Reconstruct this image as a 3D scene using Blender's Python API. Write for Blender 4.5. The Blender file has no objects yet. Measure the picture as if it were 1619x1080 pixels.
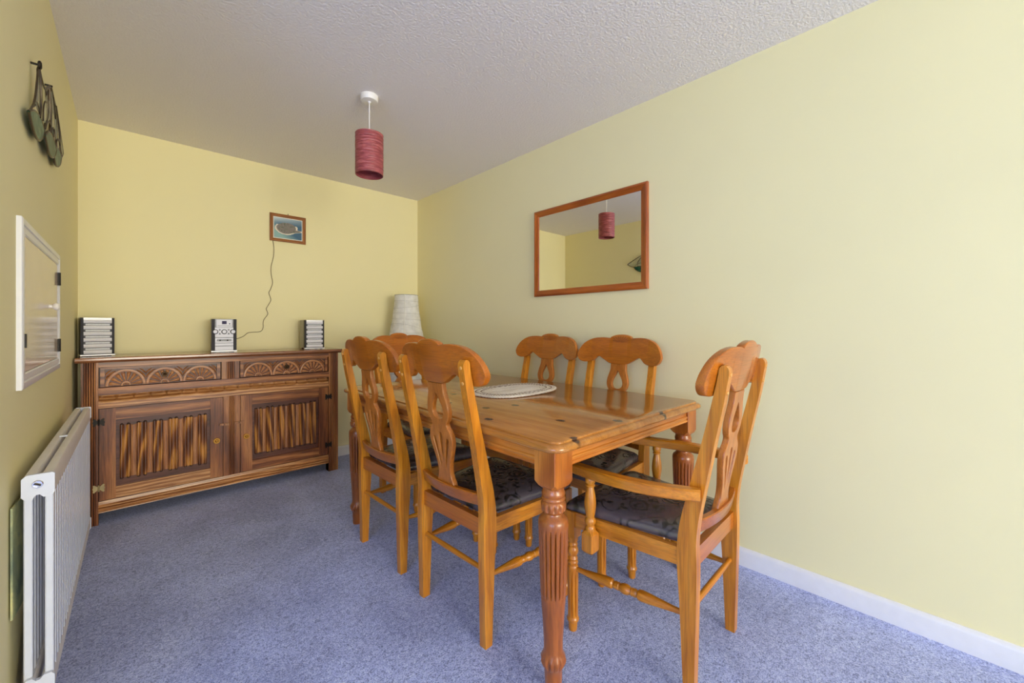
import bpy, bmesh, math, random
from mathutils import Vector, Matrix
PI = math.pi
rnd = random.Random(7)
SC = bpy.context.scene
COL = SC.collection

# ------------------------------------------------------------------ camera
XL, XR, YB, YF, H = -0.222, 2.126, 3.643, -5.4, 2.40
cam_d = bpy.data.cameras.new('camera')
cam = bpy.data.objects.new('camera', cam_d); COL.objects.link(cam)
cam.location = (0, 0, 1.1276)
cam.rotation_euler = (PI / 2, 0, -math.radians(43.307))
cam_d.sensor_fit = 'HORIZONTAL'; cam_d.sensor_width = 36.0
cam_d.lens = 644.8 / 1619 * 36.0
cam_d.shift_y = -22.7 / 1619
cam_d.clip_start = 0.02
SC.camera = cam

# ------------------------------------------------------------------ light
w = bpy.data.worlds.new('world'); SC.world = w; w.use_nodes = True
w.node_tree.nodes['Background'].inputs[0].default_value = (0.80, 0.90, 1.0, 1)
w.node_tree.nodes['Background'].inputs[1].default_value = 1.0

def area(name, loc, rot, sx, sy, power, col):
    d = bpy.data.lights.new(name, 'AREA'); d.shape = 'RECTANGLE'; d.size = sx; d.size_y = sy
    d.energy = power; d.color = col
    o = bpy.data.objects.new(name, d); COL.objects.link(o); o.location = loc; o.rotation_euler = rot
    return o
# L-shaped extension added out of view on the left, so side light reaches in.
XW, YR = -3.3, 1.40                              # far left wall, corner where the left wall ends
WX0, WX1, WZ0, WZ1 = -0.9, 1.8, 0.15, 2.25        # the patio window behind the camera
area('daylight_front', ((WX0 + WX1) / 2, YF - 0.16, (WZ0 + WZ1) / 2), (PI / 2, 0, 0), WX1 - WX0, WZ1 - WZ0, 330, (1.0, 0.945, 0.76))
VY0, VY1, VZ0, VZ1 = -3.2, -0.3, 0.35, 2.15      # unseen window opening, added for the blue side light
area('added_side_light', (XW - 0.16, (VY0 + VY1) / 2, (VZ0 + VZ1) / 2), (0, -PI / 2, 0), VZ1 - VZ0, VY1 - VY0, 130, (0.22, 0.46, 1.0))  # added blue fill for the right wall, no known source there

SC.cycles.max_bounces = 16; SC.cycles.diffuse_bounces = 10; SC.cycles.glossy_bounces = 6
SC.view_settings.view_transform = 'Standard'
SC.view_settings.look = 'None'
SC.view_settings.gamma = 1.0
SC.view_settings.use_curve_mapping = False
SC.view_settings.exposure = 0.02

# ------------------------------------------------------------------ materials
def lin(r, g, b):
    f = lambda c: (c / 255 / 12.92) if c <= 10.3 else ((c / 255 + 0.055) / 1.055) ** 2.4
    return (f(r), f(g), f(b), 1)

class N:
    """small node-graph helper"""
    def __init__(s, name):
        s.m = bpy.data.materials.new(name); s.m.use_nodes = True
        s.t = s.m.node_tree; s.b = s.t.nodes['Principled BSDF']
    def n(s, kind, **kw):
        nd = s.t.nodes.new(kind)
        for k, v in kw.items():
            if k in nd.inputs.keys(): nd.inputs[k].default_value = v
            else: setattr(nd, k, v)
        return nd
    def l(s, a, b): s.t.links.new(a, b)
    def coord(s, scale=(1, 1, 1), loc=(0, 0, 0)):
        tc = s.n('ShaderNodeTexCoord'); mp = s.n('ShaderNodeMapping')
        mp.inputs['Scale'].default_value = scale; mp.inputs['Location'].default_value = loc
        s.l(tc.outputs['Object'], mp.inputs['Vector']); return mp.outputs['Vector']
    def noise(s, vec, scale, detail=4, rough=0.5, dist=0.0):
        nd = s.n('ShaderNodeTexNoise'); nd.inputs['Scale'].default_value = scale
        nd.inputs['Detail'].default_value = detail; nd.inputs['Roughness'].default_value = rough
        nd.inputs['Distortion'].default_value = dist; s.l(vec, nd.inputs['Vector']); return nd.outputs['Fac']
    def ramp(s, fac, stops):
        nd = s.n('ShaderNodeValToRGB'); e = nd.color_ramp.elements
        while len(e) < len(stops): e.new(0.5)
        for k, (p, c) in enumerate(stops): e[k].position = p; e[k].color = c
        s.l(fac, nd.inputs['Fac']); return nd.outputs['Color']
    def mix(s, fac, a, b, mode='MIX'):
        nd = s.n('ShaderNodeMix', data_type='RGBA', blend_type=mode)
        for sock, v in ((nd.inputs[0], fac), (nd.inputs[6], a), (nd.inputs[7], b)):
            if hasattr(v, 'is_linked'): s.l(v, sock)
            else: sock.default_value = v
        return nd.outputs[2]
    def math(s, op, a, b=0.0, c=0.0):
        nd = s.n('ShaderNodeMath', operation=op)
        for sock, v in zip(nd.inputs, (a, b, c)):
            if hasattr(v, 'is_linked'): s.l(v, sock)
            else: sock.default_value = v
        return nd.outputs[0]
    def bump(s, hgt, strength, dist):
        nd = s.n('ShaderNodeBump'); nd.inputs['Strength'].default_value = strength
        nd.inputs['Distance'].default_value = dist
        s.l(hgt, nd.inputs['Height']); s.l(nd.outputs[0], s.b.inputs['Normal'])
    def set(s, **kw):
        for k, v in kw.items():
            sock = s.b.inputs[k.replace('_', ' ')]
            if hasattr(v, 'is_linked'): s.l(v, sock)
            else: sock.default_value = v
        return s.m

def plain(name, c, rough=0.5, metal=0.0, var=0.06, scale=30, **kw):
    g = N(name); v = g.coord()
    f = g.noise(v, scale, 3)
    c2 = tuple(min(1, x * (1 + var)) for x in c[:3]) + (1,); c1 = tuple(x * (1 - var) for x in c[:3]) + (1,)
    return g.set(Base_Color=g.ramp(f, [(0.3, c1), (0.7, c2)]), Roughness=rough, Metallic=metal, **kw)

def wood(name, dark, mid, light, axis='x', rough=0.35, scale=34, coat=0.3, knots=0.0, pores=0.25, cath=0.0, streak=0.10, bumpy=0.12):
    g = N(name)
    sc = {'x': (streak, 1, 1), 'y': (1, streak, 1), 'z': (1, 1, streak)}[axis]
    v = g.coord(sc)
    f = g.noise(v, scale, 5, 0.55, 0.6)
    if cath:
        sc2 = {'x': (0.12, 1, 1), 'y': (1, 0.12, 1), 'z': (1, 1, 0.12)}[axis]
        wv = g.n('ShaderNodeTexWave', wave_type='RINGS', rings_direction='SPHERICAL'); wv.inputs['Scale'].default_value = cath
        wv.inputs['Distortion'].default_value = 5; wv.inputs['Detail'].default_value = 2.5; wv.inputs['Detail Scale'].default_value = 1.6
        g.l(g.coord(sc2, (0.13, 0.21, 0.37)), wv.inputs['Vector'])
        f = g.math('ADD', g.math('MULTIPLY', f, 0.62), g.math('MULTIPLY', wv.outputs['Fac'], 0.38))
    col = g.ramp(f, [(0.28, dark), (0.5, mid), (0.72, light)])
    sp = {'x': (0.03, 1, 1), 'y': (1, 0.03, 1), 'z': (1, 1, 0.03)}[axis]
    p = g.noise(g.coord(sp), 260, 2, 0.6)
    pm = g.ramp(p, [(0.35, (1 - pores,) * 3 + (1,)), (0.55, (1, 1, 1, 1))])
    col = g.mix(1.0, col, pm, 'MULTIPLY')
    big = g.noise(g.coord(), 3.0, 2)
    col = g.mix(1.0, col, g.ramp(big, [(0.3, (0.86, 0.84, 0.82, 1)), (0.7, (1.06, 1.06, 1.06, 1))]), 'MULTIPLY')
    if knots:
        sk = {'x': (0.8, 1, 1), 'y': (1, 0.75, 1), 'z': (1, 1, 0.8)}[axis]
        vo = g.n('ShaderNodeTexVoronoi', feature='F1', voronoi_dimensions='2D'); vo.inputs['Scale'].default_value = knots
        g.l(g.coord(sk, (0.3, 0.7, 0.1)), vo.inputs['Vector'])
        dn = g.math('ADD', vo.outputs['Distance'], g.math('MULTIPLY', f, 0.05))
        km = g.ramp(dn, [(0.074, (1, 1, 1, 1)), (0.108, (0, 0, 0, 1))])
        col = g.mix(km, col, lin(70, 34, 12))
    g.bump(p, bumpy, 0.0006)
    return g.set(Base_Color=col, Roughness=rough, Coat_Weight=coat, Coat_Roughness=0.12)

# honey pine of the chairs, redder boards, orange table, dark oak sideboard
PD, PM_, PL = lin(172, 96, 14), lin(203, 126, 24), lin(220, 146, 40)
chair_wood = {a: wood('honey_pine_' + a, PD, PM_, PL, a, 0.34, 40) for a in 'xyz'}
RD, RM, RL = lin(160, 84, 10), lin(180, 99, 16), lin(194, 112, 24)
board_wood_x = wood('amber_pine_x', RD, RM, RL, 'x', 0.30, 20, 0.4, streak=0.06, bumpy=0.06)
board_wood_z = wood('amber_pine_z', lin(156, 86, 22), lin(184, 108, 36), lin(200, 124, 50), 'z', 0.32, 30, 0.3)
TD, TM, TL = lin(160, 84, 20), lin(194, 114, 38), lin(212, 136, 54)
table_top_wood = wood('pine_tabletop', lin(164, 100, 36), lin(184, 120, 50), lin(198, 136, 64), 'y', 0.18, 22, 0.5, knots=4.8)
table_wood = {a: wood('orange_pine_' + a, TD, TM, TL, a, 0.32, 26, 0.35, cath=5) for a in 'xyz'}
leg_wood = wood('red_pine_leg', lin(128, 66, 18), lin(158, 86, 28), lin(178, 102, 40), 'z', 0.32, 30, 0.4)
OD, OM, OL = lin(108, 54, 22), lin(154, 90, 44), lin(186, 122, 68)
oak = {a: wood('brown_oak_' + a, OD, OM, OL, a, 0.42, 95, 0.15, pores=0.45, cath=7 if a == 'x' else 3, streak=0.05, bumpy=0.3) for a in 'xz'}
oak_light = wood('worn_oak', lin(150, 92, 46), lin(194, 132, 76), lin(218, 164, 110), 'x', 0.4, 80, 0.15, pores=0.4, cath=16, streak=0.06, bumpy=0.3)
oak_dark = wood('dark_oak', lin(66, 30, 18), lin(94, 48, 32), lin(116, 66, 46), 'x', 0.45, 40, 0.1, pores=0.35)
oak_fold = wood('linenfold_oak', lin(88, 42, 14), lin(132, 74, 30), lin(206, 140, 60), 'z', 0.4, 60, 0.15, pores=0.4, cath=11, streak=0.10)
oak_rib = wood('linenfold_rib', lin(140, 84, 44), lin(176, 114, 66), lin(198, 140, 90), 'z', 0.42, 50, 0.1, pores=0.4)
oak_groove = plain('oak_groove', lin(50, 24, 12), 0.7)
mirror_wood = {a: wood('cherry_frame_' + a, lin(140, 62, 14), lin(172, 86, 24), lin(190, 104, 36), a, 0.32, 30, 0.3) for a in 'yz'}
pic_wood = {a: wood('oak_frame_' + a, lin(120, 66, 24), lin(158, 96, 40), lin(180, 118, 58), a, 0.4, 60, 0.2) for a in 'xz'}

def wall_mat(name, c, amt=0.15, sc=140):
    g = N(name); v = g.coord()
    f = g.noise(v, 1.3, 3); f2 = g.noise(v, sc, 3)
    c1 = tuple(x * 0.965 for x in c[:3]) + (1,)
    g.bump(f2, amt, 0.001)
    return g.set(Base_Color=g.ramp(f, [(0.3, c1), (0.7, c)]), Roughness=0.62)
wall_paint = wall_mat('yellow_emulsion', lin(238, 229, 180))
g = N('stippled_ceiling'); v = g.coord()
f = g.noise(v, 95, 3, 0.6)
g.bump(f, 0.8, 0.008)
ceil_mat = g.set(Base_Color=lin(238, 234, 231), Roughness=0.85)

g = N('blue_carpet'); v = g.coord()
f1 = g.noise(v, 210, 3, 0.7); f2 = g.noise(v, 70, 4, 0.6, 1.0); f3 = g.noise(v, 2.6, 4, 0.6, 0.5)
f = g.math('ADD', g.math('MULTIPLY', f1, 0.62), g.math('MULTIPLY', f2, 0.38))
c = g.ramp(f, [(0.37, lin(84, 94, 146)), (0.5, lin(162, 175, 234)), (0.63, lin(216, 227, 255))])
c = g.mix(1.0, c, g.ramp(f3, [(0.36, (0.80, 0.80, 0.83, 1)), (0.64, (1.10, 1.10, 1.08, 1))]), 'MULTIPLY')
g.bump(f, 0.6, 0.008)
carpet = g.set(Base_Color=c, Roughness=0.95, Sheen_Weight=0.25)

white_gloss = plain('white_gloss_paint', lin(226, 226, 230), 0.28, var=0.02)
hatch_paint = plain('cream_gloss_door', lin(218, 200, 186), 0.13, var=0.03, scale=6, Specular_IOR_Level=0.35)
rad_white = plain('radiator_enamel', lin(206, 211, 226), 0.3, var=0.02)
rad_taupe = plain('radiator_face_enamel', lin(220, 215, 214), 0.35, var=0.03)
chrome = plain('chrome', (0.75, 0.75, 0.76, 1), 0.12, 1.0, 0.02)
silver = plain('silver_plastic', lin(236, 236, 244), 0.3, 0.1, 0.02)
face_silver = plain('satin_silver_face', lin(178, 178, 190), 0.35, 0.1, 0.02)
silver_grey = plain('grey_plastic', lin(132, 134, 142), 0.4, 0.0, 0.10, 90)
insert_grey = plain('light_grey_plastic', lin(190, 192, 200), 0.35, 0.0, 0.10, 120)
dark_grey = plain('dark_grey_plastic', lin(70, 70, 78), 0.5)
black_plastic = plain('black_plastic', lin(26, 22, 32), 0.5, Specular_IOR_Level=0.3)
side_plastic = plain('grey_mottled_case', lin(150, 146, 128), 0.35, 0.0, 0.12, 40)
lcd = plain('display_window', lin(70, 66, 100), 0.6, Specular_IOR_Level=0.2)
iron = plain('black_iron', lin(34, 28, 24), 0.5, 0.4)
brass_old = plain('aged_brass', lin(186, 138, 62), 0.4, 0.7)
brass_dark = plain('dark_brass', lin(66, 46, 26), 0.4, 0.7)
pale_hinge = plain('worn_brass', lin(176, 158, 116), 0.45, 0.4, 0.2)
bronze = plain('bronze_wire', lin(92, 80, 66), 0.42, 0.75, 0.2)
cable_mat = plain('brown_flex', lin(104, 86, 52), 0.5)
white_plastic = plain('white_plastic', lin(238, 234, 228), 0.3, var=0.01)
board_paint = None
bulb_mat = plain('opal_bulb', lin(240, 238, 230), 0.2, var=0.01)
mirror_mat = N('mirror_glass').set(Base_Color=(0.88, 0.89, 0.87, 1), Metallic=1.0, Roughness=0.012)
cut_wood = plain('cap_wood', lin(206, 150, 74), 0.3)
fan_mat = plain('incised_line', lin(122, 60, 14), 0.5)
card_white = plain('mount_card', lin(226, 224, 214), 0.6, var=0.01)

g = N('sail_glass'); sail_glass = g.set(Base_Color=lin(206, 206, 176), Roughness=0.15, Alpha=0.45)
g = N('sea_green_glass'); v = g.coord()
f = g.noise(v, 9, 3, 0.6, 1.2)
hull_glass = g.set(Base_Color=g.ramp(f, [(0.44, lin(8, 66, 52)), (0.56, lin(26, 92, 76)), (0.70, lin(112, 132, 108))]), Roughness=0.4, Specular_IOR_Level=0.25)

g = N('red_thread'); v = g.coord((1, 1, 9))
f = g.noise(v, 14, 4, 0.7)
thread = g.set(Base_Color=g.ramp(f, [(0.3, lin(112, 42, 46)), (0.52, lin(156, 72, 74)), (0.72, lin(192, 112, 110))]), Roughness=0.45)
g = N('rice_paper'); v = g.coord()
f = g.noise(v, 24, 4)
paper = g.set(Base_Color=g.ramp(f, [(0.3, lin(214, 212, 206)), (0.7, lin(236, 234, 228))]), Roughness=0.8, Transmission_Weight=0.0)
strand = plain('grey_strand', lin(150, 148, 142), 0.7)

# black floral damask of the chair seats
g = N('black_floral_satin'); v = g.coord()
flat = g.n('ShaderNodeVectorMath', operation='MULTIPLY'); g.l(v, flat.inputs[0]); flat.inputs[1].default_value = (1, 1, 0)
def warped(sc, amt):
    q = g.n('ShaderNodeTexNoise'); q.inputs['Scale'].default_value = sc; q.inputs['Detail'].default_value = 2.0; g.l(flat.outputs[0], q.inputs['Vector'])
    c_ = g.n('ShaderNodeVectorMath', operation='SUBTRACT'); g.l(q.outputs['Color'], c_.inputs[0]); c_.inputs[1].default_value = (0.5, 0.5, 0.5)
    vm = g.n('ShaderNodeVectorMath', operation='MULTIPLY_ADD'); g.l(c_.outputs[0], vm.inputs[0]); vm.inputs[1].default_value = (amt, amt, 0.0)
    g.l(flat.outputs[0], vm.inputs[2]); return vm.outputs[0]
def voro(vec, sc, rnd_=0.8, feature='F1'):
    vo = g.n('ShaderNodeTexVoronoi', feature=feature, voronoi_dimensions='2D'); vo.inputs['Scale'].default_value = sc
    vo.inputs['Randomness'].default_value = rnd_; g.l(vec, vo.inputs['Vector']); return vo.outputs['Distance']
wr = warped(34, 0.030)
d = voro(wr, 7.0, 0.7)                                   # rose heads
rings = g.math('SINE', g.math('ADD', g.math('MULTIPLY', d, 50.0), g.math('MULTIPLY', g.noise(flat.outputs[0], 60, 1), 5.0)))
petal = g.math('MULTIPLY', g.math('GREATER_THAN', rings, 0.05), g.math('LESS_THAN', d, 0.30))
d2 = voro(warped(60, 0.016), 30, 1.0)                    # sprays of small leaves between them
lm = g.math('GREATER_THAN', g.noise(flat.outputs[0], 13, 1), 0.50)
leaf = g.math('MULTIPLY', g.math('MULTIPLY', g.math('LESS_THAN', d2, 0.30), g.math('GREATER_THAN', d, 0.36)), lm)
st = g.math('LESS_THAN', g.math('ABSOLUTE', g.math('SUBTRACT', g.noise(flat.outputs[0], 11, 1), 0.5)), 0.010)   # curling stems
stem = g.math('MULTIPLY', st, g.math('GREATER_THAN', d, 0.30))
mask = g.math('MAXIMUM', g.math('MAXIMUM', petal, leaf), stem)
g.bump(mask, 0.25, 0.0006)
seat_fabric = g.set(Base_Color=g.mix(mask, lin(78, 72, 78), lin(6, 5, 8)),
                    Roughness=g.math('ADD', g.math('MULTIPLY', mask, 0.30), 0.22), Specular_IOR_Level=1.0)

g = N('abstract_painted_board'); v = g.coord((1, 1, 1))
f = g.noise(v, 9, 4, 0.6, 0.7)
board_paint = g.set(Base_Color=g.ramp(f, [(0.35, lin(104, 120, 104)), (0.5, lin(152, 160, 124)), (0.64, lin(206, 202, 142))]), Roughness=0.5)

g = N('window_glass')
tr = g.n('ShaderNodeBsdfTransparent'); gl = g.n('ShaderNodeBsdfGlossy'); gl.inputs['Roughness'].default_value = 0.02
mx = g.n('ShaderNodeMixShader'); mx.inputs[0].default_value = 0.06
g.l(tr.outputs[0], mx.inputs[1]); g.l(gl.outputs[0], mx.inputs[2]); g.l(mx.outputs[0], g.t.nodes['Material Output'].inputs['Surface'])
pane_mat = g.m

# ------------------------------------------------------------------ mesh helpers
def link(me, name, parent=None):
    o = bpy.data.objects.new(name, me); COL.objects.link(o)
    if parent: o.parent = parent
    return o
def obj(name, bm, m, parent=None, bevel=0.0, seg=2, ang=35, recalc=True):
    if bevel:
        es = [e for e in bm.edges if len(e.link_faces) == 2 and e.calc_face_angle(0) > 0.6]
        bmesh.ops.bevel(bm, geom=es, offset=bevel, segments=seg, profile=0.5, affect='EDGES', clamp_overlap=True)
    if recalc: bmesh.ops.recalc_face_normals(bm, faces=bm.faces)
    me = bpy.data.meshes.new(name); bm.to_mesh(me); bm.free()
    me.polygons.foreach_set('use_smooth', [True] * len(me.polygons))
    me.set_sharp_from_angle(angle=math.radians(ang))
    for mm in (m if isinstance(m, (list, tuple)) else [m]): me.materials.append(mm)
    return link(me, name, parent)
def islands(name, bm, m, parent=None, **kw):
    """link every loose piece of the bmesh as an object of its own"""
    todo = set(bm.verts); out = []
    while todo:
        seed = next(iter(todo)); comp = {seed}; st = [seed]
        while st:
            v_ = st.pop()
            for e in v_.link_edges:
                o_ = e.other_vert(v_)
                if o_ not in comp: comp.add(o_); st.append(o_)
        todo -= comp
        nb = bmesh.new(); mp = {v_: nb.verts.new(v_.co) for v_ in sorted(comp, key=lambda q: q.index)}
        for f_ in {f_ for v_ in comp for f_ in v_.link_faces}: nb.faces.new([mp[q] for q in f_.verts])
        out.append(obj(name, nb, m, parent, **kw))
    bm.free(); return out
def tag(o, label, cat, group=None):
    o['label'] = label; o['category'] = cat
    if group: o['group'] = group
    return o
def thing(name, label, cat, loc=(0, 0, 0), rz=0.0, group=None):
    o = bpy.data.objects.new(name, None); COL.objects.link(o); o.empty_display_size = 0.05
    o.location = loc; o.rotation_euler = (0, 0, rz)
    return tag(o, label, cat, group)
def struct(o, label=None):
    o['kind'] = 'structure'
    if label: o['label'] = label
    return o

def box(bm, x0, x1, y0, y1, z0, z1):
    vs = [bm.verts.new(p) for p in ((x0, y0, z0), (x1, y0, z0), (x1, y1, z0), (x0, y1, z0), (x0, y0, z1), (x1, y0, z1), (x1, y1, z1), (x0, y1, z1))]
    for f in ((3, 2, 1, 0), (4, 5, 6, 7), (0, 1, 5, 4), (1, 2, 6, 5), (2, 3, 7, 6), (3, 0, 4, 7)): bm.faces.new([vs[i] for i in f])
    return bm
def B(*a): return box(bmesh.new(), *a)
def loops(bm, ls, cap0=True, cap1=True, closed=True):
    """bridge equal-length point loops"""
    rows = [[bm.verts.new(p) for p in l] for l in ls]
    n = len(rows[0])
    for a, b in zip(rows, rows[1:]):
        for i in range(n if closed else n - 1):
            j = (i + 1) % n
            bm.faces.new((a[i], a[j], b[j], b[i]))
    if cap0: bm.faces.new(rows[0][::-1])
    if cap1: bm.faces.new(rows[-1])
    return bm
def prism(bm, pts, lo, hi, axis):
    """extrude a 2-D outline; axis x: pts=(y,z); y: pts=(x,z); z: pts=(x,y)"""
    f = {'x': lambda p, t: (t, p[0], p[1]), 'y': lambda p, t: (p[0], t, p[1]), 'z': lambda p, t: (p[0], p[1], t)}[axis]
    return loops(bm, [[f(p, lo) for p in pts], [f(p, hi) for p in pts]])
def lathe(bm, prof, n=24, mod=None, mat=None, cap=True):
    ls = []
    for r, z in prof:
        row = []
        for k in range(n):
            t = 2 * PI * k / n
            rr = r + (mod(t, z) if mod else 0)
            p = Vector((rr * math.cos(t), rr * math.sin(t), z))
            row.append(mat @ p if mat else p)
        ls.append(row)
    return loops(bm, ls, cap, cap)
def frame_to(a, b):
    """matrix taking z axis [0,1] scaled by length onto a->b"""
    a, b = Vector(a), Vector(b); d = b - a
    q = d.to_track_quat('Z', 'Y').to_matrix().to_4x4()
    return Matrix.Translation(a) @ q, d.length
def tube(bm, pts, r, n=8, cap=True):
    pts = [Vector(p) for p in pts]; ls = []
    up = Vector((0, 0, 1))
    d0 = (pts[1] - pts[0]).normalized()
    if abs(d0.dot(up)) > 0.9: up = Vector((0, 1, 0))
    side = d0.cross(up).normalized()
    for i, p in enumerate(pts):
        d = (pts[min(i + 1, len(pts) - 1)] - pts[max(i - 1, 0)]).normalized()
        side = (side - d * side.dot(d)).normalized(); u = side.cross(d)
        rr = r[i] if isinstance(r, (list, tuple)) else r
        ls.append([p + (side * math.cos(2 * PI * k / n) + u * math.sin(2 * PI * k / n)) * rr for k in range(n)])
    return loops(bm, ls, cap, cap)
def sweep(bm, secs):
    """loops made of explicit sections"""
    return loops(bm, secs)
def spline(pts, n):
    """Catmull-Rom through the points, n steps a span"""
    P = [Vector(p) for p in pts]; out = []
    for i in range(len(P) - 1):
        p0, p1, p2, p3 = P[max(i - 1, 0)], P[i], P[i + 1], P[min(i + 2, len(P) - 1)]
        for k in range(n):
            t = k / n
            out.append(0.5 * ((2 * p1) + (p2 - p0) * t + (2 * p0 - 5 * p1 + 4 * p2 - p3) * t * t + (3 * p1 - p0 - 3 * p2 + p3) * t ** 3))
    out.append(P[-1]); return out
def copy_tree(o, parent=None):
    c = o.copy(); COL.objects.link(c)
    if parent: c.parent = parent
    for ch in list(o.children): copy_tree(ch, c)
    return c
def interp(x, tab):
    for (a, fa), (b, fb) in zip(tab, tab[1:]):
        if x <= b: return fa + (fb - fa) * (x - a) / (b - a)
    return tab[-1][1]

# ------------------------------------------------------------------ the room
T = 0.1
struct(obj('floor', B(XW - T, XR + T, YF - T, YB + T, -0.1, 0), carpet), 'blue grey carpeted floor')
struct(obj('ceiling', B(XW - T, XR + T, YF - T, YB + T, H, H + 0.1), ceil_mat), 'cream stippled ceiling')
struct(obj('wall_back', B(XL - T, XR + T, YB, YB + T, 0, H), wall_paint), 'pale yellow back wall')
struct(obj('wall_left', B(XL - T, XL, YR, YB, 0, H), wall_paint), 'pale yellow left wall')
struct(obj('wall_return', B(XW - T, XL - T, YR, YR + T, 0, H), wall_paint), 'pale yellow wall of the added lounge end, out of the picture')
struct(obj('wall_right', B(XR, XR + T, YF - T, YB, 0, H), wall_paint), 'pale yellow right wall')
def window_frame(n, lo, hi, z0, z1, place, label):
    mid = (lo + hi) / 2; bm = bmesh.new()
    for a, b_, c, d in ((lo, lo + .05, z0, z1), (hi - .05, hi, z0, z1), (lo + .05, hi - .05, z0, z0 + .05), (lo + .05, hi - .05, z1 - .05, z1), (mid - .025, mid + .025, z0 + .05, z1 - .05)):
        box(bm, *place(a, b_, .02, .08), c, d)
    f_ = struct(obj(n, bm, white_gloss), label)
    for a, b_ in ((lo + .05, mid - .025), (mid + .025, hi - .05)): obj('pane', B(*place(a, b_, .048, .052), z0 + .05, z1 - .05), pane_mat, f_)
bm = bmesh.new()
box(bm, XW - T, WX0, YF - T, YF, 0, H); box(bm, WX1, XR, YF - T, YF, 0, H)
box(bm, WX0, WX1, YF - T, YF, 0, WZ0); box(bm, WX0, WX1, YF - T, YF, WZ1, H)
struct(obj('wall_front', bm, wall_paint), 'pale yellow wall behind the viewer with a large window')
bm = bmesh.new()  # far wall of the extension added for the side light
box(bm, XW - T, XW, VY1, YR, 0, H); box(bm, XW - T, XW, YF, VY0, 0, H)
box(bm, XW - T, XW, VY0, VY1, 0, VZ0); box(bm, XW - T, XW, VY0, VY1, VZ1, H)
struct(obj('wall_added_lounge', bm, wall_paint), 'pale yellow far wall of the added lounge end with a wide window, out of the picture')
window_frame('window_1', WX0, WX1, WZ0, WZ1, lambda a, b_, o0, o1: (a, b_, YF - o1, YF - o0), 'white framed two pane window behind the viewer')
window_frame('window_added', VY0, VY1, VZ0, VZ1, lambda a, b_, o0, o1: (XW - o1, XW - o0, a, b_), 'white framed wide window added out of view to light the room from the side')  # unseen window, put in to carry the side light
SK = [(0, 0), (0.016, 0), (0.016, 0.068), (0.012, 0.078), (0.004, 0.084), (0, 0.084)]
struct(obj('baseboard_right', prism(bmesh.new(), [(XR - a, b) for a, b in SK], YF, YB, 'y'), white_gloss), 'white skirting board on the right wall')
struct(obj('baseboard_back', prism(bmesh.new(), [(YB - a, b) for a, b in SK], XL, XR - 0.016, 'x'), white_gloss), 'white skirting board on the back wall')
struct(obj('baseboard_left', prism(bmesh.new(), [(XL + a * 0.6, b) for a, b in SK], YR, YB - 0.016, 'y'), white_gloss), 'white skirting board on the left wall')

# ------------------------------------------------------------------ dining table
TX0, TX1, TY0, TY1 = 0.898, 1.952, 0.765, 2.395
TMID = 1.58
table = thing('dining_table', 'large orange pine dining table with fluted turned legs and rounded corners', 'table', ((TX0 + TX1) / 2, (TY0 + TY1) / 2, 0))
tx, ty = table.location.x, table.location.y
LAY = [(0.785, 0.0195), (0.7838, 0.0184), (0.7785, 0.0190), (0.7772, 0.0125), (0.7755, 0.007), (0.770, 0.0018), (0.763, 0.0), (0.757, 0.0025), (0.753, 0.009), (0.752, 0.016)]
def leaf_loop(z, d, near):
    hw, R = (TX1 - TX0) / 2 - d, 0.052 - d * 0.6
    ye = (TY0 - ty + d) if near else (TY1 - ty - d); ym = TMID - ty + (-0.0006 if near else 0.0006)
    s = 1 if near else -1
    pts = [(-hw, ym)]
    for k in range(9):
        a = PI / 2 * k / 8; pts.append((-hw + R - R * math.cos(a), ye + s * (R - R * math.sin(a))))
    for k in range(9):
        a = PI / 2 * k / 8; pts.append((hw - R + R * math.sin(a), ye + s * (R - R * math.cos(a))))
    pts.append((hw, ym))
    if not near: pts = pts[::-1]
    return [(x, y, z) for x, y in pts]
for near in (True, False):
    obj('table_leaf', loops(bmesh.new(), [leaf_loop(z, d, near) for z, d in LAY]), table_top_wood, table, ang=50)
# apron boards with a moulded lower bead
AP = [(0.0, 0.752), (0.022, 0.752), (0.022, 0.698), (-0.004, 0.698), (-0.006, 0.702), (-0.004, 0.707), (-0.001, 0.709), (-0.001, 0.712), (-0.005, 0.715), (-0.006, 0.719), (-0.004, 0.723), (0.0, 0.725)]
LX0, LX1, LY0, LY1 = 0.9655, 1.8845, 0.8365, 2.3235
hb = 0.0425
for s, X in ((1, LX0 - hb + 0.009), (-1, LX1 + hb - 0.009)):
    obj('apron', prism(bmesh.new(), [(X - tx + s * a, b) for a, b in AP], LY0 + hb - ty, LY1 - hb - ty, 'y'), table_wood['y'], table, ang=50)
for s, Y in ((1, LY0 - hb + 0.009), (-1, LY1 + hb - 0.009)):
    obj('apron', prism(bmesh.new(), [(Y - ty + s * a, b) for a, b in AP], LX0 + hb - tx, LX1 - hb - tx, 'x'), table_wood['x'], table, ang=50)
LEGP = [(0.024, 0), (0.0255, 0.004), (0.0275, 0.05), (0.0285, 0.072), (0.033, 0.078), (0.0365, 0.088), (0.0385, 0.098), (0.037, 0.108), (0.032, 0.118), (0.0295, 0.130),
        (0.0300, 0.16), (0.033, 0.21), (0.0365, 0.26), (0.0385, 0.288), (0.0392, 0.294), (0.0385, 0.296), (0.0395, 0.300), (0.0405, 0.312)]
LEGP = LEGP[:-1]
LEGP += [(0.0405, 0.307)] + [(0.0405 + 0.006 * (k / 16), 0.318 + 0.184 * k / 16) for k in range(17)]
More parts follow.
